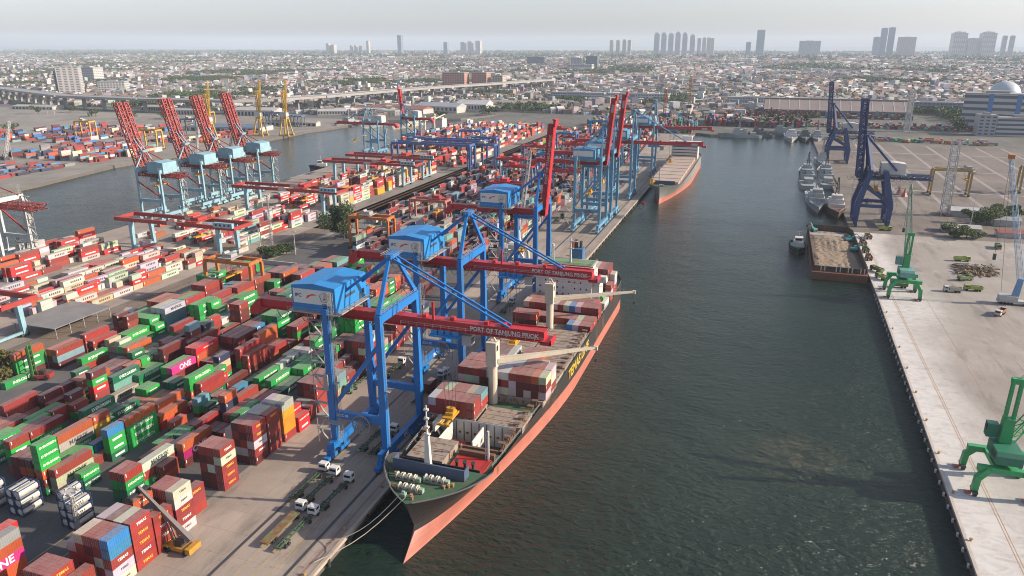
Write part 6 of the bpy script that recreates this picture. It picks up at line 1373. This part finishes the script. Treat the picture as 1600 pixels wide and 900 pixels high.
# a person on the ship's cross deck
import bmesh as _b
def person(loc,rz,label,shirt):
    t=thing('person',label,'person',loc,rz); J=[(0,0,.95,.14),(0,0,1.2,.13),(0,0,1.42,.15),(0,0,1.54,.06),(0,.01,1.62,.09),(0,.01,1.72,.09),(-.2,0,1.42,.06),(-.27,.02,1.15,.045),(-.25,.12,.92,.035),(.2,0,1.42,.06),(.27,.02,1.15,.045),(.25,.12,.92,.035),(-.1,0,.9,.1),(-.11,.03,.5,.07),(-.12,0,.08,.05),(-.12,.14,.04,.04),(.1,0,.9,.1),(.11,.03,.5,.07),(.12,0,.08,.05),(.12,.14,.04,.04)]
    E_=[(0,1),(1,2),(2,3),(3,4),(4,5),(2,6),(6,7),(7,8),(2,9),(9,10),(10,11),(0,12),(12,13),(13,14),(14,15),(0,16),(16,17),(17,18),(18,19)]
    me=bpy.data.meshes.new('body'); me.from_pydata([j[:3] for j in J],E_,[]); o=link('body',me,t); o.modifiers.new('skin','SKIN')
    for k,j in enumerate(J): me.skin_vertices[0].data[k].radius=(j[3],j[3])
    me.skin_vertices[0].data[0].use_root=True
    s=o.modifiers.new('smooth','SUBSURF'); s.levels=1; s.render_levels=1
    me.materials.append(shirt); b=MB(); b.tube((0,.01,1.7),(0,.01,1.83),.12,.06,n=10); b.tube((0,.01,1.7),(0,.01,1.72),.15,n=10); b.build('helmet',WHITE,t)
person((CX+1.8,Y0+31.2,10.4),R(200),'person in pale shirt standing on the ship deck beside the open hold',M('shirt_pink',(.45,.25,.24)))
# equipment on the west terminal across the basin
for k,(x,y,h,c,l) in enumerate(((-690,705,22,YEL,'yellow yard gantry crane across the left basin, nearest of three'),(-850,760,22,YEL,'yellow yard gantry crane across the left basin, middle of three'),(-800,930,22,YEL,'yellow yard gantry crane across the left basin, farthest of three'),(-740,830,22,M('gantry_slate',(.12,.14,.17)),'slate grey yard gantry crane across the left basin, left one'),(-690,950,22,M('gantry_slate'),'slate grey yard gantry crane across the left basin, right one'))):
    gantry((x,y,0),l,'yard gantries across the left basin',-13,13,5,h,1.5,1.8,c,c,False,trol=GREY,tx=.4)
for k in range(9):
    x=-650-k*0.; y=955+k*0; p=V((-668-k*9,985+k*2,0))
    t=thing('straddle_carrier','tall slate blue straddle carrier parked across the left basin, %s from the right'%ORD[k],'carrier',p,0,'straddle carriers across the left basin'); b=MB()
    for sx in (-2.2,2.2):
        for sy in (-4,4): b.beam((sx,sy,.8),(sx,sy,15),.8)
        b.box(sx-.6,-5,.6,sx+.6,5,1.8)
    b.build('leg',M('gantry_slate'),t); MB().box(-3,-5,15,3,5,16.8).build('top_frame',M('carrier_blue',(.08,.14,.24)),t)
for k,(u,v,vt,w_,m_,l) in enumerate(((305,290,225,2.6,WHITE,'pale lattice harbour crane across the left basin beside the raised booms'),(360,235,190,3,M('gantry_slate'),'dark lattice jib across the left basin'),(8,250,190,3,WHITE,'white lattice mast at the left picture edge across the basin'))):
    p=G(u,v-30 if k==0 else v); tp=AY(u+6,vt-40 if k==0 else vt,p.y); t=thing('lattice_mast',l,'mast',p,0,'lattice masts across the left basin'); MB().lat((0,0,0),(tp.x-p.x,0,tp.z),w_,14,.4,w_*.6,.6).build('lattice',m_,t); MB().box(-3,-3,0,3,3,4).build('base',DARK,t)
rr=random.Random(77)
for k,(u,v) in enumerate(((200,186),(260,186),(318,190),(20,205),(60,178),(110,176),(150,182))):
    p=G(u,v); big_tree((p.x,p.y,0),11,13,300,1.3,'tree','dark green tree before the elevated road on the left, %s in the line'%ORD[[4,5,6,0,1,2,3][k]],'tree','trees before the elevated road',lump=8,tr=.5)
# ================================================================ haze
m=bpy.data.materials.new('haze_air'); m.use_nodes=True; nt=m.node_tree; nt.nodes.remove(nt.nodes['Principled BSDF'])
pv=nt.nodes.new('ShaderNodeVolumePrincipled'); pv.inputs['Color'].default_value=(.72,.85,1,1); pv.inputs['Density'].default_value=.00005; pv.inputs['Anisotropy'].default_value=0.
nt.links.new(pv.outputs[0],nt.nodes['Material Output'].inputs['Volume'])
struct(MB().box(-16000,-1500,-9,16000,21000,330).build('haze',m),'stuff')
